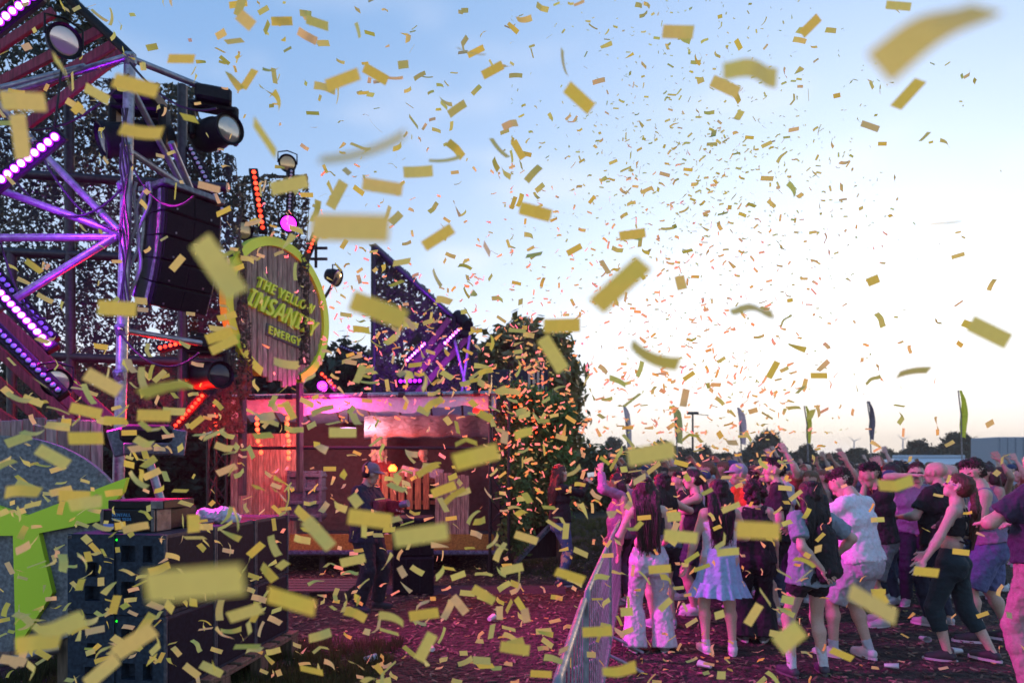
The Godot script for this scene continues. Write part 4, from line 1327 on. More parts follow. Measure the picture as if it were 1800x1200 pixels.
	for i in 5:
		var ring := []
		for j in 33:
			var t := j / 32.0
			var px := lerpf(405, 872, t)
			var w := sin(t * 44.0) * 0.012 + sin(t * 17.0) * 0.02
			match i:
				0: ring.append(P(px, lerpf(730, 716, t) + (12.0 if t < 0.12 else 0.0) * (1.0 - t / 0.12), 10.85) + Vector3(0, w * 2.0, 0.03 + w))
				1: ring.append(P(px, lerpf(702, 694, t), 10.85) + Vector3(0, 0, w * 2.0))
				2: ring.append(P(px, lerpf(698, 691, t), 10.95) + Vector3(0, 0.04, 0))
				3: ring.append(P(lerpf(425, 872, t), lerpf(712, 712, t), 12.5) + Vector3(0, w * 2 - 0.05, 0))
				4: ring.append(P(lerpf(440, 872, t), 742, 14.2) + Vector3(0, w, 0))
		rings.append(ring)
	var ck := MB.new()
	ck.ring_strip(rings, false)
	part("tarpaulin", ck, tp, cp)
	var und := MB.new()
	var ur := []
	for i in 3:
		var ring := []
		for j in 25:
			var t := j / 24.0
			ring.append(P(lerpf(640, 866, t), [732.0, 752.0, 772.0][i] - t * 4.0, [11.05, 12.3, 14.0][i]) + Vector3(0, sin(t * 30.0) * 0.015 - 0.16 * sin(PI * i / 2.0), 0))
		ur.append(ring)
	und.ring_strip(ur, false)
	part("ceiling_cloth", und, mat(lin(0.72, 0.7, 0.8), "tarp", 0.6), cp)
	for j in 9:
		var t := j / 8.0
		pipe("rafter", P(lerpf(410, 868, t), lerpf(703, 695, t), 10.9), P(lerpf(440, 868, t), 744, 14.0), 0.02, mat(lin(0.3, 0.2, 0.14), "wood", 0.8), cp)
	var roll := MB.new()
	roll.tube(P(405, 699, 10.8), P(875, 691, 10.8), 0.035, 0.035, 12)
	part("front_bar", roll, STEEL, cp)
	for j in 7:
		var q := MB.new()
		var t := (j + 0.5) / 7.0
		q.tube(P(lerpf(408, 870, t) - 5, lerpf(699, 691, t), 10.8), P(lerpf(408, 870, t) + 7, lerpf(699, 691, t), 10.8), 0.041, 0.041, 12)
		part("strap", q, DARK, cp)
	# towers
	truss("upright box truss at the left corner of the DJ booth", G(388, 11.2), P(388, 665, 11.2), 0.3, mat(lin(0.03, 0.03, 0.035), "metal", 0.5, 0.3))
	var rt := truss("upright box truss between the DJ booth and the ivy gate", G(878, 11.0), P(878, 655, 11.0), 0.3, mat(lin(0.03, 0.03, 0.035), "metal", 0.5, 0.3))
	# red lamps on strings
	for e in [[502, 705, 805, 11], [452, 725, 795, 8], [375, 700, 760, 5]]:
		var st := thing("string_lights", "hanging string of red glowing bulbs, %s" % {502: "brightest, at the booth's middle", 452: "in front of the booth's plank wall", 375: "inside the left truss"}[e[0]], "string lights")
		var wire := MB.new()
		wire.tube(P(e[0], e[1] - 8, 11.3), P(e[0] + 6, e[2] + 4, 11.3), 0.006, 0.006, 5)
		part("wire", wire, DARK, st)
		var bulb := MB.new()
		bulb.lathe(Transform3D(), [Vector2(0.004, -0.04), Vector2(0.028, -0.025), Vector2(0.036, 0.0), Vector2(0.028, 0.025), Vector2(0.012, 0.04)], 10)
		var bm := bulb.mesh()
		for i in e[3]:
			part("bulb", bm, glow(Color(1.0, 0.25, 0.14), 4.0), st).position = P(e[0] + 6.0 * i / e[3] + rf(-3, 3), lerpf(e[1], e[2], i / float(e[3] - 1)), 11.3)
		omni(st, P(e[0] + 3, (e[1] + e[2]) / 2 + (0 if e[0] > 500 else 8), 11.2), Color(1.0, 0.07, 0.05), 0.9 if e[0] > 500 else 0.35, 0.1)
	var sl := thing("work_lamp", "orange glowing lamp behind the picket fence in the booth", "lamp", P(690, 824, 12.3))
	var wl := MB.new()
	wl.lathe(Transform3D(), [Vector2(0.02, -0.08), Vector2(0.07, -0.03), Vector2(0.08, 0.02), Vector2(0.03, 0.08)], 12)
	part("bulb", wl, glow(Color(1.0, 0.35, 0.12), 5.0), sl)
	var ws := MB.new()
	ws.tube(Vector3(0, -0.08, 0), Vector3(0, -1.42, 0), 0.02)
	part("stand", ws, DARK, sl)
	omni(sl, Vector3(0, 0.0, 0.12), Color(1.0, 0.3, 0.1), 0.3)
	spot(rt, P(884, 690, 10.7), P(1000, 900, 8.0), Color(1.0, 0.06, 0.05), 7.0, 50.0)
	var rl := thing("red_lamp", "small red lamp clamped to the right truss under the canopy", "lamp", P(840, 722, 10.9))
	var rk := MB.new()
	rk.lathe(Transform3D(Basis(Vector3(1, 0, 0), 1.3), Vector3.ZERO), [Vector2(0.05, -0.16), Vector2(0.08, -0.1), Vector2(0.09, 0.0), Vector2(0.08, 0.01)], 14)
	part("can", rk, BLACK, rl)
	var rg := MB.new()
	rg.lathe(Transform3D(Basis(Vector3(1, 0, 0), 1.3), Vector3.ZERO), [Vector2(0.08, 0.012), Vector2(0.05, 0.025), Vector2(0.002, 0.03)], 12)
	part("lens", rg, glow(Color(1.0, 0.06, 0.04), 2.5), rl)
	omni(rl, Vector3(0, -0.05, 0.2), Color(1.0, 0.05, 0.04), 0.1)
	var cl := thing("ceiling_lamp", "violet glowing lamp under the booth canopy", "lamp", P(612, 752, 11.7))
	var ck1 := MB.new()
	ck1.lathe(Transform3D(), [Vector2(0.06, 0.1), Vector2(0.13, 0.08), Vector2(0.14, 0.0), Vector2(0.13, 0.0)], 18)
	part("shade", ck1, BLACK, cl)
	var ck2 := MB.new()
	ck2.lathe(Transform3D(), [Vector2(0.13, -0.002), Vector2(0.08, -0.03), Vector2(0.01, -0.04)], 18)
	part("lens", ck2, glow(Color(0.9, 0.45, 1.0), 3.0), cl)
	pipe("hanger", Vector3(0, 0.1, 0), Vector3(0, 0.42, 0), 0.012, DARK, cl)
	omni(cl, Vector3(0, -0.3, 0.05), Color(1.0, 0.72, 0.78), 0.9, 0.15)
	# DJ gear
	for e in [[722, 828, "left"], [758, 828, "right"]]:
		var t := thing("laptop_stand", "tilted pale screen lid behind the picket fence, %s" % ("in front of the bald man" if e[2] == "right" else "between the two people in the booth"), "screen", P(e[0], e[1] + 2, 12.35), 0.2)
		var q := MB.new()
		q.box(Transform3D(Basis.from_euler(Vector3(-0.9, 0, -0.35)), Vector3.ZERO), Vector3(0.4, 0.28, 0.02), 0.006)
		part("lid", q, mat(lin(0.5, 0.52, 0.6), "plastic", 0.4), t)
		var w := MB.new()
		w.box(Transform3D(Basis(), Vector3(0, -0.68, 0.05)), Vector3(0.45, 1.1, 0.3), 0.02)
		part("stand", w, DARK, t)
	# front fill stack
	var ff := thing("fill_speaker", "black front fill loudspeaker stack before the booth", "loudspeaker", G(727, 9.6), 0.12)
	for i in 2:
		var q := MB.new()
		q.box(Transform3D(Basis(), Vector3(0, 0.27 + i * 0.53, 0)), Vector3(0.56, 0.52, 0.6), 0.02)
		var cb := part("cabinet", q, mat(lin(0.025, 0.022, 0.035), "plastic", 0.6), ff)
		var h := MB.new()
		for x in [-0.18, 0.0, 0.18]: h.box(Transform3D(Basis(), Vector3(x, 0.27 + i * 0.53, 0.303)), Vector3(0.165, 0.46, 0.012), 0.004)
		part("grille", h, mat(lin(0.014, 0.014, 0.018), "plastic", 0.85), cb)
	var cr := thing("blue_crate", "stacked blue plastic crate inside the booth", "crate", P(540, 862, 12.2) + Vector3(0, -0.55, 0))
	var crk := MB.new()
	for yy in 4: crk.box(Transform3D(Basis(), Vector3(0, 0.1 + yy * 0.24, 0)), Vector3(0.6, 0.06, 0.4), 0.01)
	for xx in [-0.28, 0.0, 0.28]: crk.box(Transform3D(Basis(), Vector3(xx, 0.46, 0.18)), Vector3(0.05, 0.9, 0.03), 0.0)
	crk.box(Transform3D(Basis(), Vector3(0, 0.46, -0.02)), Vector3(0.56, 0.88, 0.34), 0.01)
	part("crate", crk, mat(lin(0.1, 0.15, 0.2), "plastic", 0.6), cr)
	var mt := thing("ground_mat", "dark wooden pallet lying before the booth", "pallet", G(555, 9.4))
	for i in 5:
		var q := MB.new()
		q.box(Transform3D(Basis(), Vector3(0, 0.13, -0.4 + i * 0.2)), Vector3(1.1, 0.022, 0.14), 0.004)
		part("board", q, mat(lin(0.2, 0.14, 0.12), "wood", 0.85), mt)
	for x in [-0.48, 0.0, 0.48]:
		var q := MB.new()
		q.box(Transform3D(Basis(), Vector3(x, 0.06, 0)), Vector3(0.1, 0.115, 0.95), 0.004)
		part("runner", q, mat(lin(0.16, 0.11, 0.1), "wood", 0.85), mt)
	var hz := thing("cable_ramp", "low dark cable ramp lying across the ground before the booth", "cable ramp", G(830, 9.6))
	var hk := MB.new()
	hk.extrude(Transform3D(Basis(Vector3.UP, PI / 2), Vector3(1.3, 0, 0)), PackedVector2Array([Vector2(-0.25, 0.002), Vector2(0.25, 0.002), Vector2(0.12, 0.07), Vector2(-0.12, 0.07)]), -2.6, 0.0)
	part("ramp", hk, mat(lin(0.06, 0.07, 0.1), "plastic", 0.7), hz)

func leaf_clump(sd: int, n: int, size: float) -> ArrayMesh:
	rng.seed = sd
	var k := MB.new()
	for i in n:
		var c := Vector3(rng.randfn(), rng.randfn(), rng.randfn()) * 0.4
		var e1 := Vector3(rf(-1, 1), rf(-1, 1), rf(-1, 1)).normalized()
		var e2 := e1.cross(Vector3(rf(-1, 1), rf(-1, 1), rf(-1, 1)).normalized()).normalized()
		var s := size * rf(0.6, 1.2)
		k.quad(c - e1 * s, c + e2 * s * 0.45, c + e1 * s, c - e2 * s * 0.45, e1.cross(e2))
	return k.mesh()

# lobes: [centre, radius]
func tree(called: String, label: String, at: Vector3, lobes: Array, clumps: int, clump: ArrayMesh, cs: float, m: Material, trunk_h: float, trunk_r: float, sd: int, group := "") -> Node3D:
	var o := thing(called, label, "tree", at, 0.0, group)
	rng.seed = sd
	var tk := MB.new()
	tk.path([Vector3(0, -0.05, 0), Vector3(0.03, trunk_h * 0.5, 0.02), Vector3(0, trunk_h, 0)], trunk_r, 9)
	for l in lobes: tk.tube(Vector3(0, trunk_h * 0.75, 0), (l[0] as Vector3), trunk_r * 0.6, trunk_r * 0.12, 7)
	part("trunk", tk, mat(lin(0.06, 0.045, 0.035), "wood", 0.9), o)
	var src := clump.surface_get_arrays(0)
	var sv: PackedVector3Array = src[Mesh.ARRAY_VERTEX]
	var sn: PackedVector3Array = src[Mesh.ARRAY_NORMAL]
	var si: PackedInt32Array = src[Mesh.ARRAY_INDEX]
	var V := PackedVector3Array(); var N := PackedVector3Array(); var I := PackedInt32Array(); var C := PackedColorArray()
	var tot := 0.0
	for l in lobes: tot += pow(l[1], 2.0)
	for i in clumps:
		var pick := rng.randf() * tot
		var l: Array = lobes[0]
		for q in lobes:
			pick -= pow(q[1], 2.0)
			if pick <= 0.0:
				l = q
				break
		var dir := Vector3(rng.randfn(), rng.randfn(), rng.randfn()).normalized()
		var p: Vector3 = l[0] + dir * l[1] * pow(rng.randf(), 0.4) * rf(0.85, 1.08)
		var rot := Basis.from_euler(Vector3(rf(0, TAU), rf(0, TAU), rf(0, TAU)))
		var xf := Transform3D(rot.scaled(Vector3.ONE * cs * rf(0.7, 1.3)), p)
		var t := rf(0.65, 1.25)
		var col := Color(t * rf(0.9, 1.15), t, t * rf(0.8, 1.1))
		var base := V.size()
		V.append_array(xf * sv)
		N.append_array(Transform3D(rot, Vector3.ZERO) * sn)
		for q in si: I.append(base + q)
		for q in sv.size(): C.append(col)
	var arr := []
	arr.resize(Mesh.ARRAY_MAX)
	arr[Mesh.ARRAY_VERTEX] = V; arr[Mesh.ARRAY_NORMAL] = N; arr[Mesh.ARRAY_COLOR] = C; arr[Mesh.ARRAY_INDEX] = I
	var am := ArrayMesh.new()
	am.add_surface_from_arrays(Mesh.PRIMITIVE_TRIANGLES, arr)
	part("crown", am, m, o)
	return o

func leaf_mat(c: Color) -> StandardMaterial3D:
	var key := "leafm %s" % c
	if not mats.has(key):
		var m := StandardMaterial3D.new()
		m.albedo_color = c; m.roughness = 0.7; m.vertex_color_use_as_albedo = true
		m.backlight_enabled = true; m.backlight = Color(0.45, 0.5, 0.25)
		m.cull_mode = BaseMaterial3D.CULL_DISABLED
		mats[key] = m
	return mats[key]

func stage_right() -> void:
	rng.seed = 77
	# fin of netting on the right wing
	var fin := thing("stage_fin", "steel frame of the pointed right stage wing with brown battens", "scaffold")
	var top := P(656, 430, 17.0)
	pipe("mast", G(655, 17.0), top, 0.06, DARK, fin)
	pipe("slope", top, P(826, 584, 18.5), 0.07, mat(lin(0.12, 0.13, 0.17), "metal", 0.5, 0.4), fin)
	pipe("upright", G(826, 18.5), P(826, 560, 18.5), 0.05, DARK, fin)
	for e in [[700, 700, 815, 560], [720, 705, 825, 590], [690, 690, 790, 560], [680, 690, 760, 590], [660, 690, 735, 640]]:
		var k := MB.new()
		k.bar(P(e[0], e[1], 17.6), P(e[2], e[3], 18.0), 0.16, 0.06, Vector3(0, 0, 1), 0.01)
		part("batten", k, mat(lin(0.22, 0.08, 0.09), "wood", 0.8), fin)
	var cn := [Color(0.035, 0.045, 0.03), Color(0.05, 0.055, 0.035), Color(0.02, 0.024, 0.022)]
	camo_net("pointed dark camouflage net on the right stage wing", [P(655, 425, 17.2), P(835, 425, 18.6), P(835, 705, 18.6), P(655, 705, 17.2)], 0.2, 620.0, 41, cn, 0.09, func(u: float, v: float) -> bool: return v > u * 0.56 + 0.02)
	var lit := [glow(Color(0.95, 0.5, 1.0), 4.0), glow(Color(0.95, 0.4, 1.0), 2.6), glow(Color(0.95, 0.5, 1.0), 3.2)]
	var f := Vector3(0.2, 0, 0.98)
	led_bar("lit magenta LED batten on the right stage wing, upper of two", P(780, 605, 17.3), P(808, 577, 17.3), f, 6, lit, 0.2, "")
	var lb := led_bar("lit magenta LED batten on the right stage wing, lower of two", P(714, 635, 17.2), P(748, 602, 17.2), f, 8, lit, 0.2, "")
	omni(lb, lb.to_local(P(760, 620, 16.5)), VIOLET, 3.0, 0.2)
	led_bar("level violet LED batten behind the booth canopy", P(700, 670, 16.5), P(742, 669, 16.5), f, 5, glow(Color(0.7, 0.1, 1.0), 2.5), 0.18, "")
	led_bar("unlit LED batten before the dark trees right of the sign", P(598, 608, 13.5), P(645, 628, 13.5), f, 11, mat(lin(0.2, 0.2, 0.45), "plain", 0.2), 0.12, "")
	moving_head("small moving head lamp on the tip of the right stage wing", P(812, 562, 18.0), Vector3(0.5, -0.6, 0.6), 0.6, mat(lin(0.02, 0.02, 0.03), "plain", 0.1), false)
	var vm := mat(lin(0.45, 0.3, 0.5), "metal", 0.5, 0.3)
	for e in [[797, 590, 822, 690], [826, 590, 812, 690]]:
		pipe("brace", P(e[0], e[1], 17.8), P(e[2], e[3], 17.8), 0.04, vm, fin)
	var ban := thing("banner", "pale green banner hanging beyond the booth canopy", "banner", P(816, 655, 19.0))
	var bk := MB.new()
	bk.box(Transform3D(), Vector3(0.62, 1.15, 0.03), 0.01)
	part("cloth", bk, mat(lin(0.42, 0.5, 0.2), "tarp", 0.8), ban)
	pipe("pole", Vector3(0.32, 0.6, 0), Vector3(0.32, -P(816, 655, 19.0).y, 0), 0.04, DARK, ban)

	# dark cabin behind the truss
	var cab := thing("site_cabin", "dark blue steel cabin with pale vents behind the ivy gate", "cabin", G(912, 14.5))
	var k1 := MB.new()
	k1.box(Transform3D(Basis(), Vector3(0, 1.9, -0.8)), Vector3(1.25, 3.8, 1.6), 0.02)
	part("body", k1, mat(lin(0.03, 0.04, 0.07), "plastic", 0.5), cab)
	for i in 4:
		var q := MB.new()
		q.box(Transform3D(Basis(), Vector3(0.22 + i * 0.095, 3.55, 0.012)), Vector3(0.05, 0.42, 0.03), 0.005)
		part("vent", q, mat(lin(0.45, 0.38, 0.3), "plain", 0.6), cab)

	# ivy gate
	var g := thing("ivy_gate", "timber gate frame overgrown with ivy beside the right truss", "gate", G(945, 11.8))
	var o := g.position
	var wd := mat(lin(0.22, 0.17, 0.12), "wood", 0.85)
	for e in [[902, 690, 11.4], [985, 722, 12.4]]:
		var q := MB.new()
		var hgt: float = P(0, e[1], e[2]).y
		q.box(Transform3D(Basis(), G(e[0], e[2]) - o + Vector3(0, hgt / 2, 0)), Vector3(0.14, hgt, 0.14), 0.012)
		part("post", q, wd, g)
	var lt := MB.new()
	lt.bar(P(900, 694, 11.4) - o, P(990, 728, 12.4) - o, 0.12, 0.16, Vector3.UP, 0.012)
	part("lintel", lt, wd, g)
	var back := MB.new()
	back.bar(P(905, 815, 12.1) - o + Vector3(0, -0.3, 0), P(983, 815, 12.6) - o + Vector3(0, -0.3, 0), 0.04, 2.8)
	part("panel", back, mat(lin(0.05, 0.045, 0.04), "wood", 0.9), g)
	var rmp := MB.new()
	rmp.bar(P(905, 990, 11.2) - o, P(985, 905, 12.2) - o, 0.07, 0.07)
	part("hand_rail", rmp, mat(lin(0.4, 0.42, 0.5), "metal", 0.4, 0.5), g)
	var ivy := leaf_clump(301, 26, 0.3)
	for e in [[Vector3(0.06, 0.13, 0.02), [[903, 700, 11.25], [905, 960, 11.25]], 330, "post"], [Vector3.ZERO, [[984, 715, 12.25], [984, 900, 12.25]], 260, "far"], [Vector3.ZERO, [[905, 692, 11.3], [988, 735, 12.3]], 200, "lintel"], [Vector3.ZERO, [[915, 790, 12.0], [980, 900, 12.5]], 330, "panel"]]:
		var mm := MultiMesh.new()
		mm.transform_format = MultiMesh.TRANSFORM_3D
		mm.use_colors = true
		mm.mesh = ivy
		mm.instance_count = e[2]
		var a: Vector3 = P(e[1][0][0], e[1][0][1], e[1][0][2]) - o
		var b: Vector3 = P(e[1][1][0], e[1][1][1], e[1][1][2]) - o
		for i in e[2]:
			var p := a.lerp(b, rng.randf()) + Vector3(rng.randfn() * 0.09, rng.randfn() * 0.09, rng.randfn() * 0.06 + 0.08)
			if e[3] == "panel": p = Vector3(rf(a.x, b.x), rf(b.y - 0.2, a.y + 0.9), lerpf(a.z, b.z, 0.3) + rf(-0.1, 0.15))
			mm.set_instance_transform(i, Transform3D(Basis.from_euler(Vector3(rf(0, TAU), rf(0, TAU), 0)).scaled(Vector3.ONE * rf(0.1, 0.2)), p))
			var t := rf(0.6, 1.3)
			mm.set_instance_color(i, Color(t, t, t))
		var mi := MultiMeshInstance3D.new()
		mi.name = "ivy"
		mi.multimesh = mm
		mi.set_meta("kind", "stuff")
		mi.material_override = leaf_mat(lin(0.10, 0.2, 0.05))
		g.add_child(mi, true)
	# trees behind the stage
	var cl := leaf_clump(401, 22, 0.42)
	tree("leafy_tree", "dense tree rising behind the ivy gate and the cabin", G(935, 21.0), [[Vector3(0, 4.0, 0), 1.5], [Vector3(-0.9, 3.6, 0.3), 1.1], [Vector3(0.5, 3.2, 0.2), 1.0], [Vector3(-0.4, 5.0, 0), 1.1], [Vector3(0.3, 4.9, -0.2), 1.0], [Vector3(0.3, 2.2, 0.1), 0.9], [Vector3(-0.6, 2.4, 0), 1.1]], 1500, cl, 0.42, leaf_mat(lin(0.2, 0.19, 0.07)), 2.6, 0.16, 501)
	for e in [[1018, 27.0, 2.5, 1.5], [1062, 29.0, 2.3, 1.4], [1098, 33.0, 2.2, 1.4]]:
		tree("field_bush", {1018: "bushy shrub beyond the woman filming, next to the ivy gate", 1062: "bushy shrub behind the end of the crowd barrier", 1098: "bushy shrub behind the first feather flag"}[int(e[0])], G(e[0], e[1]), [[Vector3(0, e[2] * 0.55, 0), e[3] * 0.8], [Vector3(-0.7, e[2] * 0.4, 0), e[3] * 0.7], [Vector3(0.8, e[2] * 0.35, 0), e[3] * 0.7], [Vector3(0.1, e[2] * 0.2, 0.3), e[3] * 0.8]], 420, cl, 0.36, leaf_mat(lin(0.08, 0.11, 0.05)), e[2] * 0.5, 0.07, int(e[0]))
	var dk := []
	for e in [[600, 24.0, 5.6, 2.0], [660, 25.0, 5.0, 2.0], [720, 24.5, 4.6, 1.9], [780, 26.0, 4.4, 1.9], [850, 26.5, 5.2, 1.7], [300, 22.0, 4.4, 2.0], [150, 21.0, 4.0, 2.0], [20, 20.0, 4.4, 2.0], [420, 24.0, 4.4, 2.0], [520, 25.0, 5.0, 2.0]]:
		var h: float = e[2]
		var r: float = e[3]
		if dk.size() >= 3:
			var cp: Node3D = copy(dk[int(e[0]) % 3], "dark_tree")
			cp.position = G(e[0], e[1]); cp.rotation.y = e[0]
			cp.scale = Vector3(r / 2.0, h / 5.0, r / 2.0)
			continue
		dk.append(null)
		dk[-1] = tree("dark_tree", "dark evergreen tree behind the stage", G(e[0], e[1]), [[Vector3(0, h * 0.62, 0), r], [Vector3(-r * 0.6, h * 0.5, 0), r * 0.7], [Vector3(r * 0.6, h * 0.48, 0), r * 0.75], [Vector3(0.1, h * 0.85, 0), r * 0.6], [Vector3(0, h * 0.25, 0.2), r * 0.9]], 620, cl, 0.5, leaf_mat(lin(0.022, 0.045, 0.024)), h * 0.5, 0.16, int(e[0]), "dark trees behind the stage")

func field_and_far() -> void:
	# the ground
	var k := MB.new()
	var nz := FastNoiseLite.new()
	nz.frequency = 0.02
	k.quad(Vector3(-700, -0.004, 60), Vector3(700, -0.004, 60), Vector3(700, -0.004, -900), Vector3(-700, -0.004, -900), Vector3.UP)
	var gm := mat(lin(0.055, 0.075, 0.025), "dirt", 0.95)
	structure("field", k, gm)
	var d := MB.new()
	var nx := 110; var nzc := 110
	nz.frequency = 0.5; nz.fractal_octaves = 4
	var rows := []
	for j in nzc + 1:
		var row := []
		for i in nx + 1:
			var x := lerpf(-7.0, 9.0, i / float(nx)); var z := lerpf(1.0, -17.0, j / float(nzc))
			row.append(Vector3(x, maxf(0.0, nz.get_noise_2d(x * 2.0, z * 2.0) * 0.03 + 0.004), z))
		rows.append(row)
	d.ring_strip(rows, false)
	for i in d.n.size():
		if d.n[i].y < 0: d.n[i] = -d.n[i]
	structure("trampled_ground", d, mat(lin(0.12, 0.078, 0.06), "dirt", 0.95))
	# wood chips, straw and litter
	rng.seed = 900
	var chip := MB.new()
	chip.box(Transform3D(), Vector3(0.05, 0.006, 0.014), 0.0)
	scatter_stuff("wood_chips", "wood chips and straw trodden into the ground", "litter", chip.mesh(), 15000, [Color(0.16, 0.10, 0.07), Color(0.10, 0.065, 0.05), Color(0.24, 0.17, 0.12)], func() -> Transform3D:
		var z := -1.0 - 13.0 * pow(rng.randf(), 0.8)
		return Transform3D(Basis.from_euler(Vector3(rf(-0.4, 0.4), rf(0, TAU), rf(-0.4, 0.4))).scaled(Vector3.ONE * rf(0.5, 1.5)), Vector3(rf(-4.5, 7.5), 0.018, z)))
	var blade := MB.new()
	for i in 7:
		var a := i * 0.9
		var o := Vector3(cos(a), 0, sin(a)) * 0.02
		blade.quad(o + Vector3(-0.004, 0, 0), o + Vector3(0.004, 0, 0), o * 2.4 + Vector3(0.002, 0.09, 0), o * 2.4 + Vector3(-0.001, 0.09, 0), Vector3(0, 0.2, 1))
	scatter_stuff("grass_tufts", "short green grass by the subwoofers and the far turf", "grass", blade.mesh(), 9000, [Color(0.05, 0.085, 0.02), Color(0.07, 0.10, 0.03), Color(0.04, 0.06, 0.02)], func() -> Transform3D:
		var p := Vector3(rf(-4.2, -1.1), 0, rf(-6.8, -3.6)) if rng.randf() < 0.55 else Vector3(rf(-0.2, 5.0), 0, rf(-22.0, -10.5))
		return Transform3D(Basis(Vector3.UP, rf(0, TAU)).scaled(Vector3.ONE * rf(0.5, 1.3)), p))
	# far trees
	var cl := leaf_clump(402, 26, 0.55)
	rng.seed = 61
	var spots := []
	var x := 985.0
	while x < 1840.0:
		spots.append([x, rng.randf_range(135, 175), rng.randf_range(0.75, 1.25)])
		x += rng.randf_range(15, 32)
	for e in [[1080, 150, 1.5], [1165, 150, 1.45], [1345, 145, 1.7], [1610, 150, 1.45], [1690, 145, 1.75]]: spots.append(e)
	var far := []
	for i in spots.size():
		var e: Array = spots[i]
		var s := 3.0
		var big: bool = e[2] > 1.4
		var lab := "broad oak crown standing above the far hedgerow" if big else "round tree in the far hedgerow"
		var grp := "oaks of the far hedgerow" if big else "trees of the far hedgerow"
		if far.size() >= 5:
			var cp: Node3D = copy(far[i % 5], "hedgerow_tree", lab)
			cp.set_meta("group", grp)
			cp.position = G(e[0], e[1]); cp.rotation.y = i * 1.7
			cp.scale = Vector3(e[2] * rf(0.95, 1.25), e[2], e[2])
			continue
		far.append(null)
		far[-1] = tree("hedgerow_tree", lab, G(e[0], e[1]), [[Vector3(0, s * 0.85, 0), s * 0.62], [Vector3(-s * 0.6, s * 0.65, 0), s * 0.5], [Vector3(s * 0.6, s * 0.62, 0), s * 0.5], [Vector3(s * 0.1, s * 1.2, 0), s * 0.45], [Vector3(0, s * 0.25, 0), s * 0.6]], 420, cl, s * 0.17, leaf_mat(lin(0.03, 0.05, 0.03)), s * 0.5, s * 0.07, 700 + i, grp)
	var hedge := MultiMesh.new()
	hedge.transform_format = MultiMesh.TRANSFORM_3D
	hedge.use_colors = true
	hedge.mesh = cl
	hedge.instance_count = 4500
	for i in 4500:
		hedge.set_instance_transform(i, Transform3D(Basis.from_euler(Vector3(rf(0, TAU), rf(0, TAU), 0)).scaled(Vector3.ONE * rf(0.6, 1.1)), Vector3(rf(5, 130), rf(0.2, 3.6), rf(-172, -164))))
		var t := rf(0.7, 1.2)
		hedge.set_instance_color(i, Color(t, t, t))
	var hi := MultiMeshInstance3D.new()
	hi.name = "hedgerow"
	hi.multimesh = hedge
	hi.material_override = leaf_mat(lin(0.028, 0.048, 0.028))
	add_child(hi)
	tag(hi, "low dark hedge running along the far edge of the field", "hedge")
	hi.set_meta("kind", "stuff")
	# feather flags
	for e in [[1101, 712, 790, 26.0, Color(0.45, 0.42, 0.45), "grey and white feather flag nearest the ivy gate", 13.0, 15.0], [1187, 712, 778, 25.0, Color(0.45, 0.46, 0.16), "olive yellow feather flag beside the slim mast", 18.0, 15.0], [1300, 716, 780, 26.0, Color(0.42, 0.36, 0.4), "grey and peach feather flag bent to the wind", 15.0, 10.0], [1417, 713, 778, 27.0, Color(0.6, 0.55, 0.06), "narrow yellow feather flag with orange top", 9.0, 3.0], [1528, 705, 772, 27.0, Color(0.12, 0.11, 0.14), "narrow dark feather flag with orange edge", 9.0, 5.0], [1688, 686, 768, 27.0, Color(0.5, 0.55, 0.05), "tall narrow yellow feather flag above the pale marquee", 11.0, 3.0]]:
		var fl := thing("feather_flag", e[5], "flag", G(e[0] + 4, e[3]), 0.0, "")
		var dd: float = e[3]
		var o := fl.position
		var pk := MB.new()
		pk.path([Vector3(0, 0, 0), Vector3(0, 1.8, 0), P(e[0] + 2, (e[1] + e[2]) / 2.0, dd) - o, P(e[0] - 3, e[1], dd) - o], 0.025, 7)
		part("pole", pk, mat(lin(0.3, 0.3, 0.32), "metal", 0.5, 0.4), fl)
		var rings := []
		for i in 13:
			var t := i / 12.0
			var py := lerpf(e[1], e[2], t)
			var w: float = lerpf(e[6] * 0.8, e[6] * 0.55, t) * (0.5 + 0.5 * minf(1.0, t * 8.0))
			var ring := []
			for j in 6:
				var u := j / 5.0
				ring.append(P(e[0] - e[7] * 0.4 * (1.0 - t) + 3.0 * t + u * w, py + u * 3.0, dd) - o + Vector3(0, 0, sin(u * 5.0 + t * 6.0) * 0.09 + u * 0.12))
			rings.append(ring)
		var fk := MB.new()
		fk.ring_strip(rings, false)
		part("flag_cloth", fk, mat(lin(minf(0.9, e[4].r * 1.6), minf(0.9, e[4].g * 1.6), e[4].b * 1.6), "tarp", 0.8), fl)
	var ms := thing("mast", "slim dark mast with a small cross arm beyond the crowd", "mast", G(1218, 30.0))
	var mk := MB.new()
	mk.tube(Vector3.ZERO, Vector3(0, P(0, 724, 30).y, 0), 0.06, 0.04)
	mk.box(Transform3D(Basis(), Vector3(0, P(0, 726, 30).y, 0)), Vector3(0.5, 0.12, 0.2), 0.03)
	mk.bar(Vector3(0, P(0, 727, 30).y, 0), Vector3(0.7, P(0, 730, 30).y, 0), 0.03, 0.03)
	part("pole", mk, mat(lin(0.04, 0.045, 0.05), "metal", 0.6), ms)
	for e in [[1588, 772], [1502, 775]]:
		var wt := thing("wind_turbine", "distant pale wind turbine on the horizon %s" % ("right of the dark feather flag" if e[0] == 1588 else "left of the dark feather flag"), "wind turbine", G(e[0], 800.0))
		var wk := MB.new()
		var hub := P(e[0], e[1], 800.0) - wt.position
		wk.tube(Vector3.ZERO, hub, 1.2, 0.6, 8)
		part("tower", wk, mat(lin(0.4, 0.4, 0.45), "plain", 0.6), wt)
		var bl := MB.new()
		for q in 3:
			var a := 0.4 + q * TAU / 3
			bl.tube(hub, hub + Vector3(cos(a), sin(a), 0) * 9.0, 0.6, 0.15, 6)
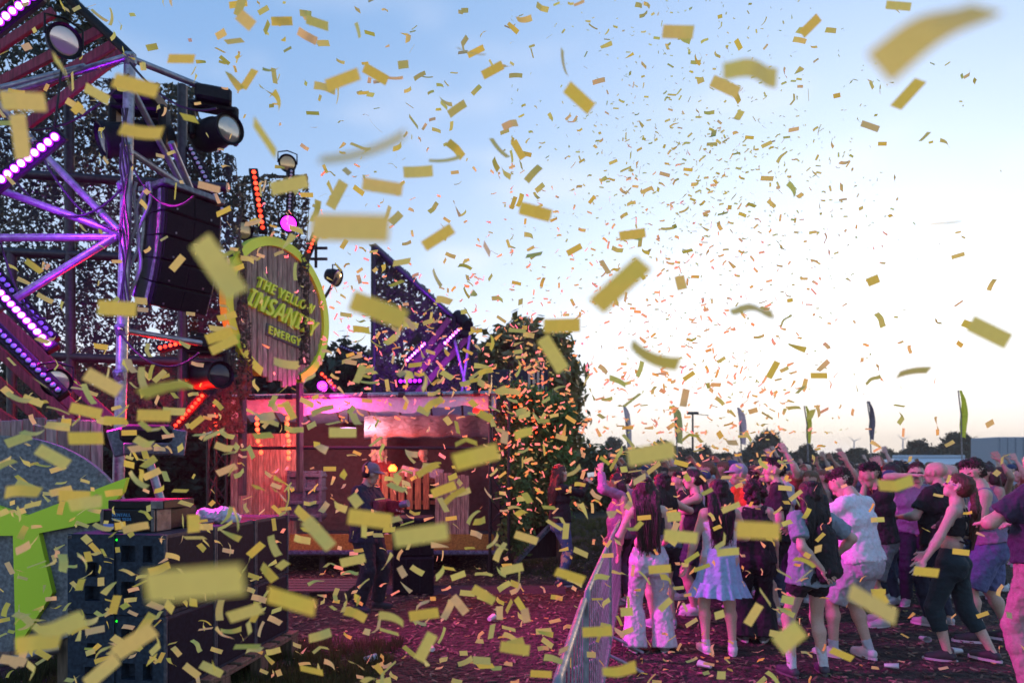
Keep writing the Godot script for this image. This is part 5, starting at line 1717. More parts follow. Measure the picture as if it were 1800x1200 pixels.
		part("rotor", bl, mat(lin(0.4, 0.4, 0.45), "plain", 0.6), wt)
	# marquee and lorry
	var mq := thing("marquee", "low white marquee with a raised ridge behind the crowd", "tent", G(1665, 48.0))
	var o := mq.position
	var f := func(px: float, py: float, dz: float) -> Vector3: return P(px, py, 48.0) - o + Vector3(0, 0, dz)
	var rk := MB.new()
	var yt: float = (f.call(0, 803, 0) as Vector3).y; var ye: float = (f.call(0, 816, 0) as Vector3).y
	var xa: float = (f.call(1578, 0, 0) as Vector3).x; var xb: float = (f.call(1765, 0, 0) as Vector3).x
	var ra: float = (f.call(1622, 0, 0) as Vector3).x; var rb2: float = (f.call(1735, 0, 0) as Vector3).x
	var cc := Vector3((xa + xb) / 2, 0.5, -3)
	rk.poly([Vector3(xa, ye, 0), Vector3(xb, ye, 0), Vector3(rb2, yt, -3), Vector3(ra, yt, -3)], cc)
	rk.poly([Vector3(xa, ye, -6), Vector3(xb, ye, -6), Vector3(rb2, yt, -3), Vector3(ra, yt, -3)], cc)
	rk.poly([Vector3(xa, ye, 0), Vector3(xa, ye, -6), Vector3(ra, yt, -3)], cc)
	rk.poly([Vector3(xb, ye, 0), Vector3(xb, ye, -6), Vector3(rb2, yt, -3)], cc)
	part("roof", rk, mat(lin(0.75, 0.77, 0.8), "tarp", 0.6), mq)
	for i in 5: pipe("pole", Vector3(lerpf(xa, xb, i / 4.0), 0, 0), Vector3(lerpf(xa, xb, i / 4.0), ye, 0), 0.05, STEEL, mq)
	var rg := MB.new()
	rg.box(Transform3D(Basis(), Vector3((ra + rb2) / 2, yt + 0.06, -3)), Vector3(rb2 - ra + 0.5, 0.22, 0.8), 0.05)
	part("ridge", rg, mat(lin(0.6, 0.66, 0.72), "tarp", 0.6), mq)
	var lo := thing("lorry_trailer", "pale blue box trailer standing beyond the right of the crowd", "trailer", G(1815, 40.0))
	var lk := MB.new()
	lk.box(Transform3D(Basis(), Vector3(0, 2.15, -1.2)), Vector3(4.0, 2.45, 2.4), 0.04)
	part("box", lk, mat(lin(0.5, 0.56, 0.63), "plastic", 0.5), lo)
	for i in 9:
		var q := MB.new()
		q.box(Transform3D(Basis(), Vector3(-1.9 + i * 0.47, 2.15, 0.02)), Vector3(0.05, 2.4, 0.05), 0.01)
		part("rib", q, mat(lin(0.42, 0.48, 0.55), "plastic", 0.5), lo)
	for xx in [-1.2, 1.2]:
		var q := MB.new()
		q.lathe(Transform3D(Basis(Vector3(1, 0, 0), PI / 2), Vector3(xx, 0.48, -0.2)), [Vector2(0.2, -0.15), Vector2(0.46, -0.15), Vector2(0.48, -0.1), Vector2(0.48, 0.1), Vector2(0.46, 0.15), Vector2(0.2, 0.15)], 18)
		part("wheel", q, DARK, lo)
	var ch := MB.new()
	ch.box(Transform3D(Basis(), Vector3(0, 0.85, -1.0)), Vector3(3.8, 0.14, 1.6), 0.0)
	part("chassis", ch, DARK, lo)

func scatter_stuff(called: String, label: String, category: String, m: Mesh, n: int, cols: Array, place: Callable) -> void:
	var mm := MultiMesh.new()
	mm.transform_format = MultiMesh.TRANSFORM_3D
	mm.use_colors = true
	mm.mesh = m
	mm.instance_count = n
	for i in n:
		mm.set_instance_transform(i, place.call())
		var c: Color = cols[rng.randi() % cols.size()]
		mm.set_instance_color(i, c * rf(0.7, 1.25))
	var mi := MultiMeshInstance3D.new()
	mi.name = called
	mi.multimesh = mm
	var key := "stuff_" + called
	var sm := StandardMaterial3D.new()
	sm.vertex_color_use_as_albedo = true; sm.roughness = 0.85; sm.cull_mode = BaseMaterial3D.CULL_DISABLED
	if called.begins_with("confetti") or called.begins_with("grass"):
		sm.backlight_enabled = true; sm.backlight = Color(1, 1, 1)
	mats[key] = sm
	mi.material_override = sm
	add_child(mi)
	tag(mi, label, category)
	mi.set_meta("kind", "stuff")

# ---------------------------------------------------------------- crowd barrier
func barrier() -> void:
	var pts := [[965, 1210, 2.15], [975, 1150, 2.5], [1000, 1097, 2.98], [1030, 1046, 3.64], [1055, 992, 4.75], [1072, 950, 6.2], [1090, 912, 8.6]]
	var w := []
	for p in pts: w.append(Vector3((p[0] - 900.0) / 1200.0 * p[2], 1.1, -p[2]))
	# panels of about 2 m between these points
	var segs := [[0, 3, "nearest the loose cable end"], [3, 5, "in the middle of the row"], [5, 6, "at the far end of the row"]]
	var labs := ["steel crowd barrier panel with rounded corner ending the row", "steel crowd barrier panel joining two others beside the woman in lilac trousers", "steel crowd barrier panel at the crowd end of the row"]
	var ends := [w[0], w[3], w[5], w[6]]
	ends[0] = Vector3(0.13, 1.1, -2.1)
	for s in 3:
		var a: Vector3 = ends[s]; var b: Vector3 = ends[s + 1]
		var o := thing("crowd_barrier", labs[s], "barrier", Vector3(a.x, 0, a.z), 0.0, "crowd barrier panels")
		var e := (b - a) * 0.985
		var dir := e.normalized()
		var L := e.length()
		var zinc := mat(lin(0.34, 0.36, 0.4), "metal", 0.7, 0.2)
		var fr := MB.new()
		var r := 0.14
		var path := [Vector3(0, 0.14, 0), Vector3(0, 1.1 - r, 0)]
		for i in 6: path.append(dir * r * (1.0 - cos(PI / 2 * (i + 1) / 6.0)) + Vector3(0, 1.1 - r + r * sin(PI / 2 * (i + 1) / 6.0), 0))
		path.append(dir * (L - r) + Vector3(0, 1.1, 0))
		for i in 6: path.append(dir * (L - r + r * sin(PI / 2 * (i + 1) / 6.0)) + Vector3(0, 1.1 - r + r * cos(PI / 2 * (i + 1) / 6.0), 0))
		path.append(dir * L + Vector3(0, 0.14, 0))
		fr.path(path, 0.018, 10)
		fr.tube(Vector3(0, 0.16, 0), dir * L + Vector3(0, 0.16, 0), 0.019, 0.019, 8)
		part("frame", fr, zinc, o)
		var bm := MB.new()
		bm.tube(Vector3(0, 0.16, 0), Vector3(0, 1.09, 0), 0.005, 0.005, 7)
		var mesh := bm.mesh()
		var n := int(L / 0.17)
		for i in range(1, n):
			part("bar", mesh, zinc, o).position = dir * (L * i / n)
		for t in [0.12, 0.88]:
			var ft := MB.new()
			var sx := Vector3(dir.z, 0, -dir.x)
			ft.path([dir * L * t + sx * 0.3 + Vector3(0, 0.02, 0), dir * L * t + sx * 0.1 + Vector3(0, 0.12, 0), dir * L * t + Vector3(0, 0.16, 0), dir * L * t - sx * 0.1 + Vector3(0, 0.12, 0), dir * L * t - sx * 0.3 + Vector3(0, 0.02, 0)], 0.016, 7)
			part("foot", ft, zinc, o)

# ---------------------------------------------------------------- the crowd
func bag_strap(p: Node3D, pts: Array, r: float, m: Material) -> void:
	var k := MB.new()
	var q := []
	var T: Callable = joints[p].T
	for e in pts: q.append(T.call(e[0], e[1], e[2]))
	k.path(q, r, 6)
	part("bag_strap", k, m, p)

func people() -> void:
	rng.seed = 5150
	var blk := Color(0.014, 0.014, 0.017)
	var strap := mat(lin(0.012, 0.012, 0.014), "fabric", 0.8)
	# --- nearest row, beside and behind the barrier
	var a := person({"label": "woman with long brown hair, black crop top and wide lilac trousers", "at": G(1142, 6.5), "yaw": 172.0, "h": 1.66, "fem": true, "skin": 2, "hair": ["long", Color(0.07, 0.028, 0.02)], "hair_len": 0.46, "top": ["crop", blk], "bottom": ["trousers", Color(0.64, 0.58, 0.68), 0.016, 0.06], "shoes": Color(0.2, 0.15, 0.15), "feet": [Vector3(0.15, 0, 0.0), Vector3(-0.15, 0, 0.04)], "pelvis": Vector3(0.01, 0, 0), "roll": -2.0, "hands": [Vector3(0.3, 0.98, 0.22), Vector3(-0.16, 1.06, 0.3)], "head": Vector3(5, -12, 0)})
	bag_strap(a, [[-0.09, 1.47, 0.02], [-0.07, 1.46, -0.07], [-0.065, 1.33, -0.1], [-0.06, 1.15, -0.085], [-0.05, 1.0, -0.11]], 0.008, strap)
	var b := person({"label": "woman with long dark hair, pale tube top and ruffled light blue mini skirt", "at": G(1265, 6.45), "yaw": 176.0, "h": 1.64, "fem": true, "fat": 0.01, "hair": ["long", Color(0.028, 0.013, 0.016)], "hair_len": 0.36, "top": ["bandeau", Color(0.62, 0.62, 0.7)], "bottom": ["skirt", Color(0.34, 0.52, 0.76)], "shoes": Color(0.62, 0.6, 0.64), "socks": Color(0.6, 0.6, 0.62), "sock_len": 0.06, "feet": [Vector3(0.13, 0, 0.02), Vector3(-0.13, 0, -0.01)], "hands": [Vector3(0.34, 0.78, 0.1), Vector3(-0.18, 1.15, 0.3)], "head": Vector3(0, 6, 0)})
	bag_strap(b, [[-0.11, 1.46, 0.0], [-0.09, 1.44, -0.075], [0.0, 1.24, -0.112], [0.1, 1.06, -0.09], [0.19, 0.95, -0.02]], 0.008, strap)
	person({"label": "person in a long black dress with curly dark hair and backpack straps", "at": G(1326, 6.9), "yaw": 165.0, "h": 1.62, "fem": true, "fat": 0.015, "hair": ["curly", Color(0.05, 0.025, 0.02)], "top": ["tank", blk], "bottom": ["trousers", Color(0.012, 0.012, 0.018), 0.03, 0.09], "shoes": Color(0.1, 0.09, 0.1), "feet": [Vector3(0.1, 0, 0), Vector3(-0.1, 0, 0.03)], "hands": [Vector3(0.2, 1.2, 0.28), Vector3(-0.24, 0.9, 0.1)], "head": Vector3(-4, 30, 0)})
	var e := person({"label": "woman with long straight dark hair, grey t-shirt, black shorts and striped socks", "at": G(1424, 5.78), "yaw": 186.0, "h": 1.64, "fem": true, "hair": ["long", Color(0.03, 0.018, 0.018)], "hair_len": 0.42, "top": ["tee", Color(0.24, 0.3, 0.36), 0.83], "bottom": ["shorts", blk, 0.006, 0.42], "shoes": Color(0.05, 0.04, 0.06), "sole": Color(0.1, 0.1, 0.1), "socks": Color(0.62, 0.62, 0.66), "sock_len": 0.19, "sock_stripes": true, "feet": [Vector3(0.17, 0, 0.0), Vector3(-0.15, 0, 0.03)], "hands": [Vector3(0.0, 1.0, -0.2), Vector3(-0.3, 1.05, 0.12)], "elbows": [Vector3(1, 0, -0.5), Vector3(-1, 0, -0.4)], "palms": [Vector3(0, 1, 0), Vector3(0, 0, 1)], "roll": 2.0, "head": Vector3(8, 8, 0)})
	# slung bag on her back
	var T: Callable = joints[e].T
	field("shoulder_bag", e, strap, [[T.call(-0.03, 1.32, -0.125), T.call(-0.07, 1.0, -0.15), 0.075, 0.095], [T.call(-0.09, 1.3, -0.12), T.call(-0.14, 0.98, -0.13), 0.06, 0.08], [T.call(-0.12, 0.98, -0.14), T.call(-0.06, 0.93, -0.15), 0.07, 0.07]], 0.014, 0.03, 0.012)
	bag_strap(e, [[0.1, 1.4, 0.09], [0.11, 1.5, 0.0], [0.08, 1.44, -0.09], [0.0, 1.3, -0.13]], 0.016, strap)
	person({"label": "man in white t-shirt and pale grey shorts with faded haircut, bending forward", "at": G(1498, 6.3), "yaw": 214.0, "h": 1.80, "skin": 0, "fat": 0.006, "lean": 11.0, "hair": ["fade", Color(0.06, 0.035, 0.022)], "top": ["tee", Color(0.78, 0.8, 0.86), 0.9], "bottom": ["shorts", Color(0.48, 0.49, 0.55), 0.02, 0.92], "shoes": Color(0.6, 0.57, 0.62), "socks": Color(0.55, 0.55, 0.62), "sock_len": 0.09, "feet": [Vector3(0.12, 0, 0.1), Vector3(-0.14, 0, -0.08)], "pelvis": Vector3(0, -0.03, -0.1), "hands": [Vector3(0.22, 1.15, 0.42), Vector3(-0.26, 1.12, 0.36)], "head": Vector3(28, 0, 0)})
	var f := person({"label": "woman with ponytail, black tied crop top and dark teal leggings, arm held out", "at": G(1674, 6.25), "yaw": 226.0, "h": 1.70, "fem": true, "skin": 2, "hair": ["ponytail", Color(0.2, 0.075, 0.04)], "glasses": Color(0.5, 0.2, 0.6), "top": ["crop", blk], "bottom": ["leggings", Color(0.014, 0.036, 0.045), 0.018], "shoes": Color(0.03, 0.03, 0.035), "sole": Color(0.5, 0.48, 0.52), "feet": [Vector3(0.08, 0, 0.02), Vector3(-0.1, 0.03, -0.3)], "lean": -4.0, "hands": [Vector3(0.46, 0.86, 0.18), Vector3(-0.2, 0.98, 0.25)], "elbows": [Vector3(0.3, 0, -1), Vector3(-1, 0, -1)], "head": Vector3(-20, 6, 0), "curl": [0.1, 0.25]})
	var T2: Callable = joints[f].T
	var tie := MB.new()
	for y in [1.2, 1.12]:
		tie.path([T2.call(0.09, y + 0.02, -0.07), T2.call(0.03, y, -0.115), T2.call(-0.03, y, -0.115), T2.call(-0.09, y + 0.02, -0.07)], 0.009, 6)
	part("tie", tie, strap, f)
	person({"label": "tall man in purple t-shirt and pink trousers with bent arms", "at": G(1838, 5.2), "yaw": 196.0, "h": 1.93, "skin": 0, "fat": 0.022, "hair": ["short", Color(0.05, 0.03, 0.02)], "top": ["tee", Color(0.045, 0.03, 0.07), 0.94], "bottom": ["trousers", Color(0.5, 0.26, 0.3), 0.012], "shoes": Color(0.3, 0.25, 0.2), "hands": [Vector3(0.16, 1.2, 0.3), Vector3(-0.2, 1.2, 0.28)], "elbows": [Vector3(1, -0.3, -0.4), Vector3(-1, -0.3, -0.4)]})
	person({"label": "man in blue denim shorts with black waist bag and undercut hair", "at": G(1742, 6.9), "yaw": 238.0, "h": 1.84, "fat": 0.012, "lean": 8.0, "hair": ["short", Color(0.07, 0.045, 0.03)], "glasses": Color(0.02, 0.02, 0.02), "top": ["tank", Color(0.25, 0.18, 0.28), 0.95], "bottom": ["shorts", Color(0.12, 0.14, 0.3), 0.022, 0.95], "shoes": Color(0.03, 0.03, 0.03), "feet": [Vector3(0.12, 0, 0.12), Vector3(-0.14, 0, -0.16)], "hands": [Vector3(0.12, 1.12, 0.32), Vector3(-0.22, 1.1, 0.26)], "head": Vector3(14, 0, 0)})
	# --- second row
	person({"label": "dark haired man in black t-shirt and grey shorts with a hand at his face", "at": G(1548, 7.6), "yaw": 268.0, "h": 1.8, "fat": 0.014, "skin": 1, "hair": ["short", Color(0.016, 0.012, 0.012)], "top": ["tee", blk, 0.9], "bottom": ["shorts", Color(0.16, 0.17, 0.19), 0.016, 0.95], "shoes": Color(0.4, 0.4, 0.42), "lean": 5.0, "hands": [Vector3(0.02, 1.5, 0.18), Vector3(-0.15, 1.08, 0.3)], "elbows": [Vector3(0.4, -1, 0.2), Vector3(-0.6, -0.4, -1)], "head": Vector3(16, 0, 0)})
	person({"label": "short haired man in plain black t-shirt looking left", "at": G(1366, 7.7), "yaw": 250.0, "h": 1.84, "fat": 0.012, "skin": 0, "hair": ["short", Color(0.02, 0.015, 0.014)], "top": ["tee", blk, 0.88], "bottom": ["shorts", blk, 0.016, 0.9], "shoes": Color(0.5, 0.5, 0.55), "head": Vector3(2, 10, 0)})
	person({"label": "bald man in black t-shirt with a strap across his back", "at": G(1652, 7.6), "yaw": 205.0, "h": 1.82, "fat": 0.02, "hair": ["bald", Color(0.1, 0.1, 0.1)], "top": ["tee", blk, 0.86], "bottom": ["trousers", Color(0.02, 0.025, 0.05), 0.014], "shoes": Color(0.4, 0.38, 0.4), "hands": [Vector3(0.2, 1.15, 0.3), Vector3(-0.2, 1.15, 0.3)], "head": Vector3(4, 20, 0)})
	var cupper := person({"label": "man in grey t-shirt with sunglasses raising an arm and holding a drink", "at": G(1612, 8.6), "yaw": 330.0, "h": 1.79, "fat": 0.016, "hair": ["short", Color(0.12, 0.08, 0.06)], "glasses": Color(0.03, 0.05, 0.09), "top": ["tee", Color(0.2, 0.2, 0.28), 0.92], "bottom": ["trousers", Color(0.015, 0.02, 0.04), 0.012], "shoes": Color(0.3, 0.3, 0.3), "hands": [Vector3(0.2, 1.14, 0.3), Vector3(-0.06, 1.62, 0.2)], "elbows": [Vector3(0.6, -0.6, -0.6), Vector3(-1, 0.2, 0.2)]})
	var cw: Vector3 = joint(cupper, joints[cupper].wr[0]) + Vector3(-0.02, 0.06, 0.08)
	var cup := thing("beer_cup", "clear plastic cup of amber beer held by the man in sunglasses", "cup", cw)
	var ck := MB.new()
	ck.lathe(Transform3D(), [Vector2(0.03, -0.07), Vector2(0.036, 0.03)], 14)
	part("beer", ck, mat(lin(0.5, 0.24, 0.03), "plain", 0.2), cup)
	var ck2 := MB.new()
	ck2.lathe(Transform3D(), [Vector2(0.036, 0.031), Vector2(0.037, 0.05), Vector2(0.03, 0.052)], 14)
	part("foam", ck2, mat(lin(0.7, 0.68, 0.6), "plain", 0.6), cup)
	person({"label": "person in orange top with pale cap among the second row", "at": G(1303, 8.4), "yaw": 275.0, "h": 1.78, "hair": ["cap", Color(0.35, 0.33, 0.42)], "top": ["tee", Color(0.6, 0.12, 0.02), 0.88], "bottom": ["trousers", Color(0.03, 0.03, 0.05), 0.012], "head": Vector3(4, 0, 0)})
	var ph := person({"label": "person in dark top raising a phone, arms bare", "at": G(1222, 8.2), "yaw": 262.0, "h": 1.72, "fem": true, "hair": ["ponytail", Color(0.05, 0.025, 0.02)], "top": ["tank", blk, 0.9], "bottom": ["shorts", Color(0.04, 0.045, 0.07), 0.01, 0.7], "hands": [Vector3(0.12, 1.48, 0.42), Vector3(-0.06, 1.42, 0.4)], "elbows": [Vector3(0.6, -1, 0), Vector3(-0.6, -1, 0)]})
	phone("dark phone held up by the bare armed person in a dark top", joint(ph, (joints[ph].wr[0] + joints[ph].wr[1]) * 0.5) + Vector3(-0.08, 0.1, 0.0), 1.2)
	person({"label": "woman with dark hair pinned up and pale denim top behind the lilac trousers", "at": G(1166, 7.5), "yaw": 200.0, "h": 1.68, "fem": true, "hair": ["halfup", Color(0.03, 0.016, 0.016)], "hair_len": 0.2, "top": ["tank", Color(0.12, 0.16, 0.24), 0.9], "bottom": ["shorts", blk, 0.01, 0.6], "shoes": Color(0.3, 0.35, 0.4), "hands": [Vector3(0.25, 1.3, 0.3), Vector3(-0.3, 1.3, 0.3)], "elbows": [Vector3(1, -0.3, 0), Vector3(-1, -0.3, 0)]})
	person({"label": "person in pink raising both arms beside the barrier end", "at": G(1098, 8.9), "yaw": 235.0, "h": 1.72, "fem": true, "hair": ["short", Color(0.12, 0.05, 0.05)], "top": ["long", Color(0.55, 0.2, 0.42), 0.88], "bottom": ["trousers", Color(0.2, 0.12, 0.24), 0.012], "hands": [Vector3(0.28, 1.72, 0.2), Vector3(-0.3, 1.5, 0.3)], "elbows": [Vector3(1, -0.6, 0), Vector3(-1, -0.6, 0)]})
	person({"label": "man in red jacket pointing both arms high above the crowd", "at": G(1574, 10.5), "yaw": 250.0, "h": 1.8, "near": false, "hair": ["short", Color(0.03, 0.02, 0.02)], "top": ["long", Color(0.4, 0.012, 0.015), 0.86], "bottom": ["trousers", Color(0.03, 0.03, 0.05), 0.012], "hands": [Vector3(0.42, 1.72, 0.25), Vector3(-0.42, 1.7, 0.2)], "elbows": [Vector3(0.5, -1, 0), Vector3(-0.5, -1, 0)], "lean": -4.0})
	# --- pit and booth
	var pm := person({"label": "man in dark navy jacket and cap with headphones standing in the pit", "at": G(645, 8.4), "yaw": 70.0, "h": 1.8, "fat": 0.035, "skin": 1, "hair": ["cap", Color(0.22, 0.15, 0.19)], "top": ["long", Color(0.02, 0.018, 0.04), 0.82], "bottom": ["trousers", Color(0.015, 0.015, 0.026), 0.03], "shoes": Color(0.03, 0.025, 0.04), "sole": Color(0.03, 0.03, 0.03), "hands": [Vector3(0.06, 1.2, 0.34), Vector3(-0.1, 1.12, 0.36)], "elbows": [Vector3(0.7, -0.7, -0.7), Vector3(-0.7, -0.7, -0.7)], "feet": [Vector3(0.14, 0, 0.06), Vector3(-0.14, 0, -0.04)], "head": Vector3(14, 0, 0)})
	var hd := MB.new()
	var hc: Vector3 = joints[pm].hc
	for sg in [-1.0, 1.0]: hd.lathe(Transform3D(Basis(Vector3(0, 0, 1), PI / 2), hc + Vector3(sg * 0.1, 0.0, -0.01)), [Vector2(0.02, -0.025), Vector2(0.045, -0.02), Vector2(0.045, 0.02), Vector2(0.02, 0.025)], 14)
	hd.path([hc + Vector3(-0.11, 0.02, -0.01), hc + Vector3(-0.1, 0.1, -0.02), hc + Vector3(0, 0.155, -0.02), hc + Vector3(0.1, 0.1, -0.02), hc + Vector3(0.11, 0.02, -0.01)], 0.012, 6)
	part("headphones", hd, BLACK, pm)
	var vs := MB.new()
	var T3: Callable = joints[pm].T
	vs.box(Transform3D(Basis.from_euler(Vector3(0.1, 0, 0)), T3.call(0, 1.18, 0.2)), Vector3(0.34, 0.3, 0.07), 0.02)
	part("chest_pack", vs, mat(lin(0.25, 0.03, 0.05), "fabric", 0.8), pm)
	var cz := thing("confetti_launcher", "silver and red hand held launcher held by the man in the pit", "launcher", joint(pm, T3.call(0.0, 1.24, 0.42)), deg_to_rad(70))
	var zk := MB.new()
	zk.tube(Vector3(0.0, 0.0, -0.12), Vector3(0.0, 0.05, 0.14), 0.04, 0.045, 14)
	part("barrel", zk, mat(lin(0.2, 0.23, 0.28), "metal", 0.55, 0.3), cz)
	var zk2 := MB.new()
	zk2.box(Transform3D(Basis(), Vector3(0, 0.0, -0.05)), Vector3(0.09, 0.16, 0.2), 0.02)
	part("grip", zk2, mat(lin(0.3, 0.02, 0.03), "plastic", 0.5), cz)
	var wp := person({"label": "woman with reddish hair, black top and blue jeans filming in the pit", "at": G(985, 10.1), "yaw": 112.0, "h": 1.76, "fem": true, "hair": ["long", Color(0.16, 0.05, 0.04)], "hair_len": 0.3, "top": ["long", blk, 0.93], "bottom": ["trousers", Color(0.1, 0.16, 0.36), 0.004], "shoes": Color(0.05, 0.05, 0.09), "sole": Color(0.6, 0.58, 0.62), "hands": [Vector3(0.1, 1.52, 0.44), Vector3(-0.04, 1.5, 0.42)], "elbows": [Vector3(0.6, -0.8, 0), Vector3(-0.6, -0.8, 0)], "feet": [Vector3(0.1, 0, 0.1), Vector3(-0.1, 0, -0.06)], "lean": -3.0})
	phone("phone with bright screen held up by the woman in jeans", joint(wp, (joints[wp].wr[0] + joints[wp].wr[1]) * 0.5) + Vector3(0.1, 0.12, -0.03), 0.2)
	var dj := person({"label": "person in dark red top behind the picket fence in the booth", "at": G(668, 12.9) + Vector3(0, 0.4, 0), "yaw": 20.0, "h": 1.7, "near": false, "hair": ["short", Color(0.2, 0.06, 0.03)], "top": ["tee", Color(0.22, 0.02, 0.02), 0.86], "bottom": ["trousers", Color(0.02, 0.02, 0.02), 0.01], "hands": [Vector3(0.2, 1.1, 0.3), Vector3(-0.2, 1.1, 0.3)]})
	person({"label": "bald man in black shirt behind the pale screens in the booth", "at": G(747, 12.8) + Vector3(0, 0.4, 0), "yaw": -30.0, "h": 1.7, "near": false, "hair": ["bald", Color(0.1, 0.05, 0.03)], "top": ["tee", blk, 0.86], "bottom": ["trousers", Color(0.02, 0.02, 0.02), 0.01], "hands": [Vector3(0.2, 1.1, 0.3), Vector3(-0.2, 1.1, 0.3)], "head": Vector3(20, 0, 0)})
	# --- the crowd behind: eight kinds, each copied
	var protos := []
	var kinds := [
		["short haired person in black t-shirt in the back of the crowd", false, ["short", Color(0.03, 0.02, 0.018)], ["tee", blk], null, null],
		["long haired person in mauve top in the back of the crowd", true, ["long", Color(0.05, 0.025, 0.02)], ["tank", Color(0.25, 0.14, 0.22)], null, null],
		["person with cap and white t-shirt in the back of the crowd", false, ["cap", Color(0.04, 0.06, 0.16)], ["tee", Color(0.5, 0.48, 0.52)], null, null],
		["person in rust t-shirt with one arm in the air in the back of the crowd", false, ["short", Color(0.07, 0.04, 0.03)], ["tee", Color(0.3, 0.08, 0.05)], Vector3(0.25, 1.9, 0.15), null],
		["long haired woman with both arms up in the back of the crowd", true, ["long", Color(0.1, 0.05, 0.03)], ["tank", Color(0.12, 0.1, 0.16)], Vector3(0.3, 1.85, 0.12), Vector3(-0.28, 1.8, 0.2)],
		["curly haired person in grey shirt in the back of the crowd", false, ["curly", Color(0.06, 0.035, 0.025)], ["tee", Color(0.2, 0.2, 0.22)], null, Vector3(-0.1, 1.4, 0.35)],
		["bald person in navy shirt in the back of the crowd", false, ["bald", Color(0.1, 0.1, 0.1)], ["tee", Color(0.03, 0.035, 0.08)], null, null],
		["fair haired person in pink top with one raised hand in the back of the crowd", true, ["ponytail", Color(0.3, 0.18, 0.08)], ["tank", Color(0.45, 0.16, 0.22)], null, Vector3(-0.25, 1.75, 0.2)]]
	var spots := []
	for i in 112:
		var d := 8.8 + 12.0 * pow(i / 111.0, 1.2)
		var px := rf(1085, 1830)
		spots.append([px, d])
	for i in kinds.size():
		var kd: Array = kinds[i]
		protos.append(person({"label": kd[0], "group": "back of the crowd", "at": G(1100 + i * 95.0, 9.3 + (i % 3) * 0.5), "yaw": 255.0 + rf(-25, 25), "h": rf(1.66, 1.84) - (0.08 if kd[1] else 0.0), "fem": kd[1], "near": false, "skin": i % 3, "fat": rf(0.0, 0.02), "hair": kd[2], "top": [kd[3][0], kd[3][1], 0.88], "bottom": ["trousers", [Color(0.03, 0.035, 0.06), blk, Color(0.06, 0.08, 0.14)][i % 3], 0.01], "hands": [kd[4], kd[5]], "elbows": [Vector3(1, -0.2, -0.4), Vector3(-1, -0.2, -0.4)], "head": Vector3(rf(-12, 8), rf(-20, 20), 0)}))
	var kept := []
	for s in spots:
		var g := G(s[0], s[1])
		var ok := true
		for q in kept:
			if (q as Vector3).distance_to(g) < 0.42: ok = false
		if not ok: continue
		kept.append(g)
		var pr: Node3D = protos[rng.randi() % protos.size()]
		var c := copy(pr, "person")
		c.position = g
		c.rotation.y = deg_to_rad(rf(225, 290))
		c.scale = Vector3.ONE * rf(0.94, 1.05)

func phone(label: String, at: Vector3, yaw: float) -> void:
	var o := thing("phone", label, "phone", at, yaw)
	var k := MB.new()
	k.box(Transform3D(Basis(Vector3(0, 0, 1), 0.1), Vector3.ZERO), Vector3(0.15, 0.075, 0.01), 0.003)
	part("case", k, BLACK, o)
	var s := MB.new()
	s.box(Transform3D(Basis(Vector3(0, 0, 1), 0.1), Vector3(0, 0, 0.0065)), Vector3(0.138, 0.066, 0.002), 0.0)
	part("screen", s, glow(Color(0.75, 0.75, 0.8), 0.5), o)

# ---------------------------------------------------------------- confetti
func strip_mesh(w: float, h: float, bend: float, wave: float, twist: float, fold := 0.0) -> ArrayMesh:
	var k := MB.new()
	var rings := []
	var n := 9
	var p := Vector3.ZERO
	var ang := -bend * 0.5
	for i in n:
		var t := i / float(n - 1)
		if i > 0:
			var a := ang + bend * t + sin(t * TAU) * wave + (fold if t > 0.5 else 0.0)
			p += Vector3(cos(a), 0, sin(a)) * w / (n - 1)
		var tw := twist * (t - 0.5)
		var e := Vector3(0, cos(tw), sin(tw)) * h * 0.5
		rings.append([p - e, p - e * 0.33, p + e * 0.33, p + e])
	var mid: Vector3 = (rings[4][1] + rings[4][2]) * 0.5
	for r in rings:
		for j in 4: r[j] -= mid
	k.ring_strip(rings, false)
	return k.mesh()

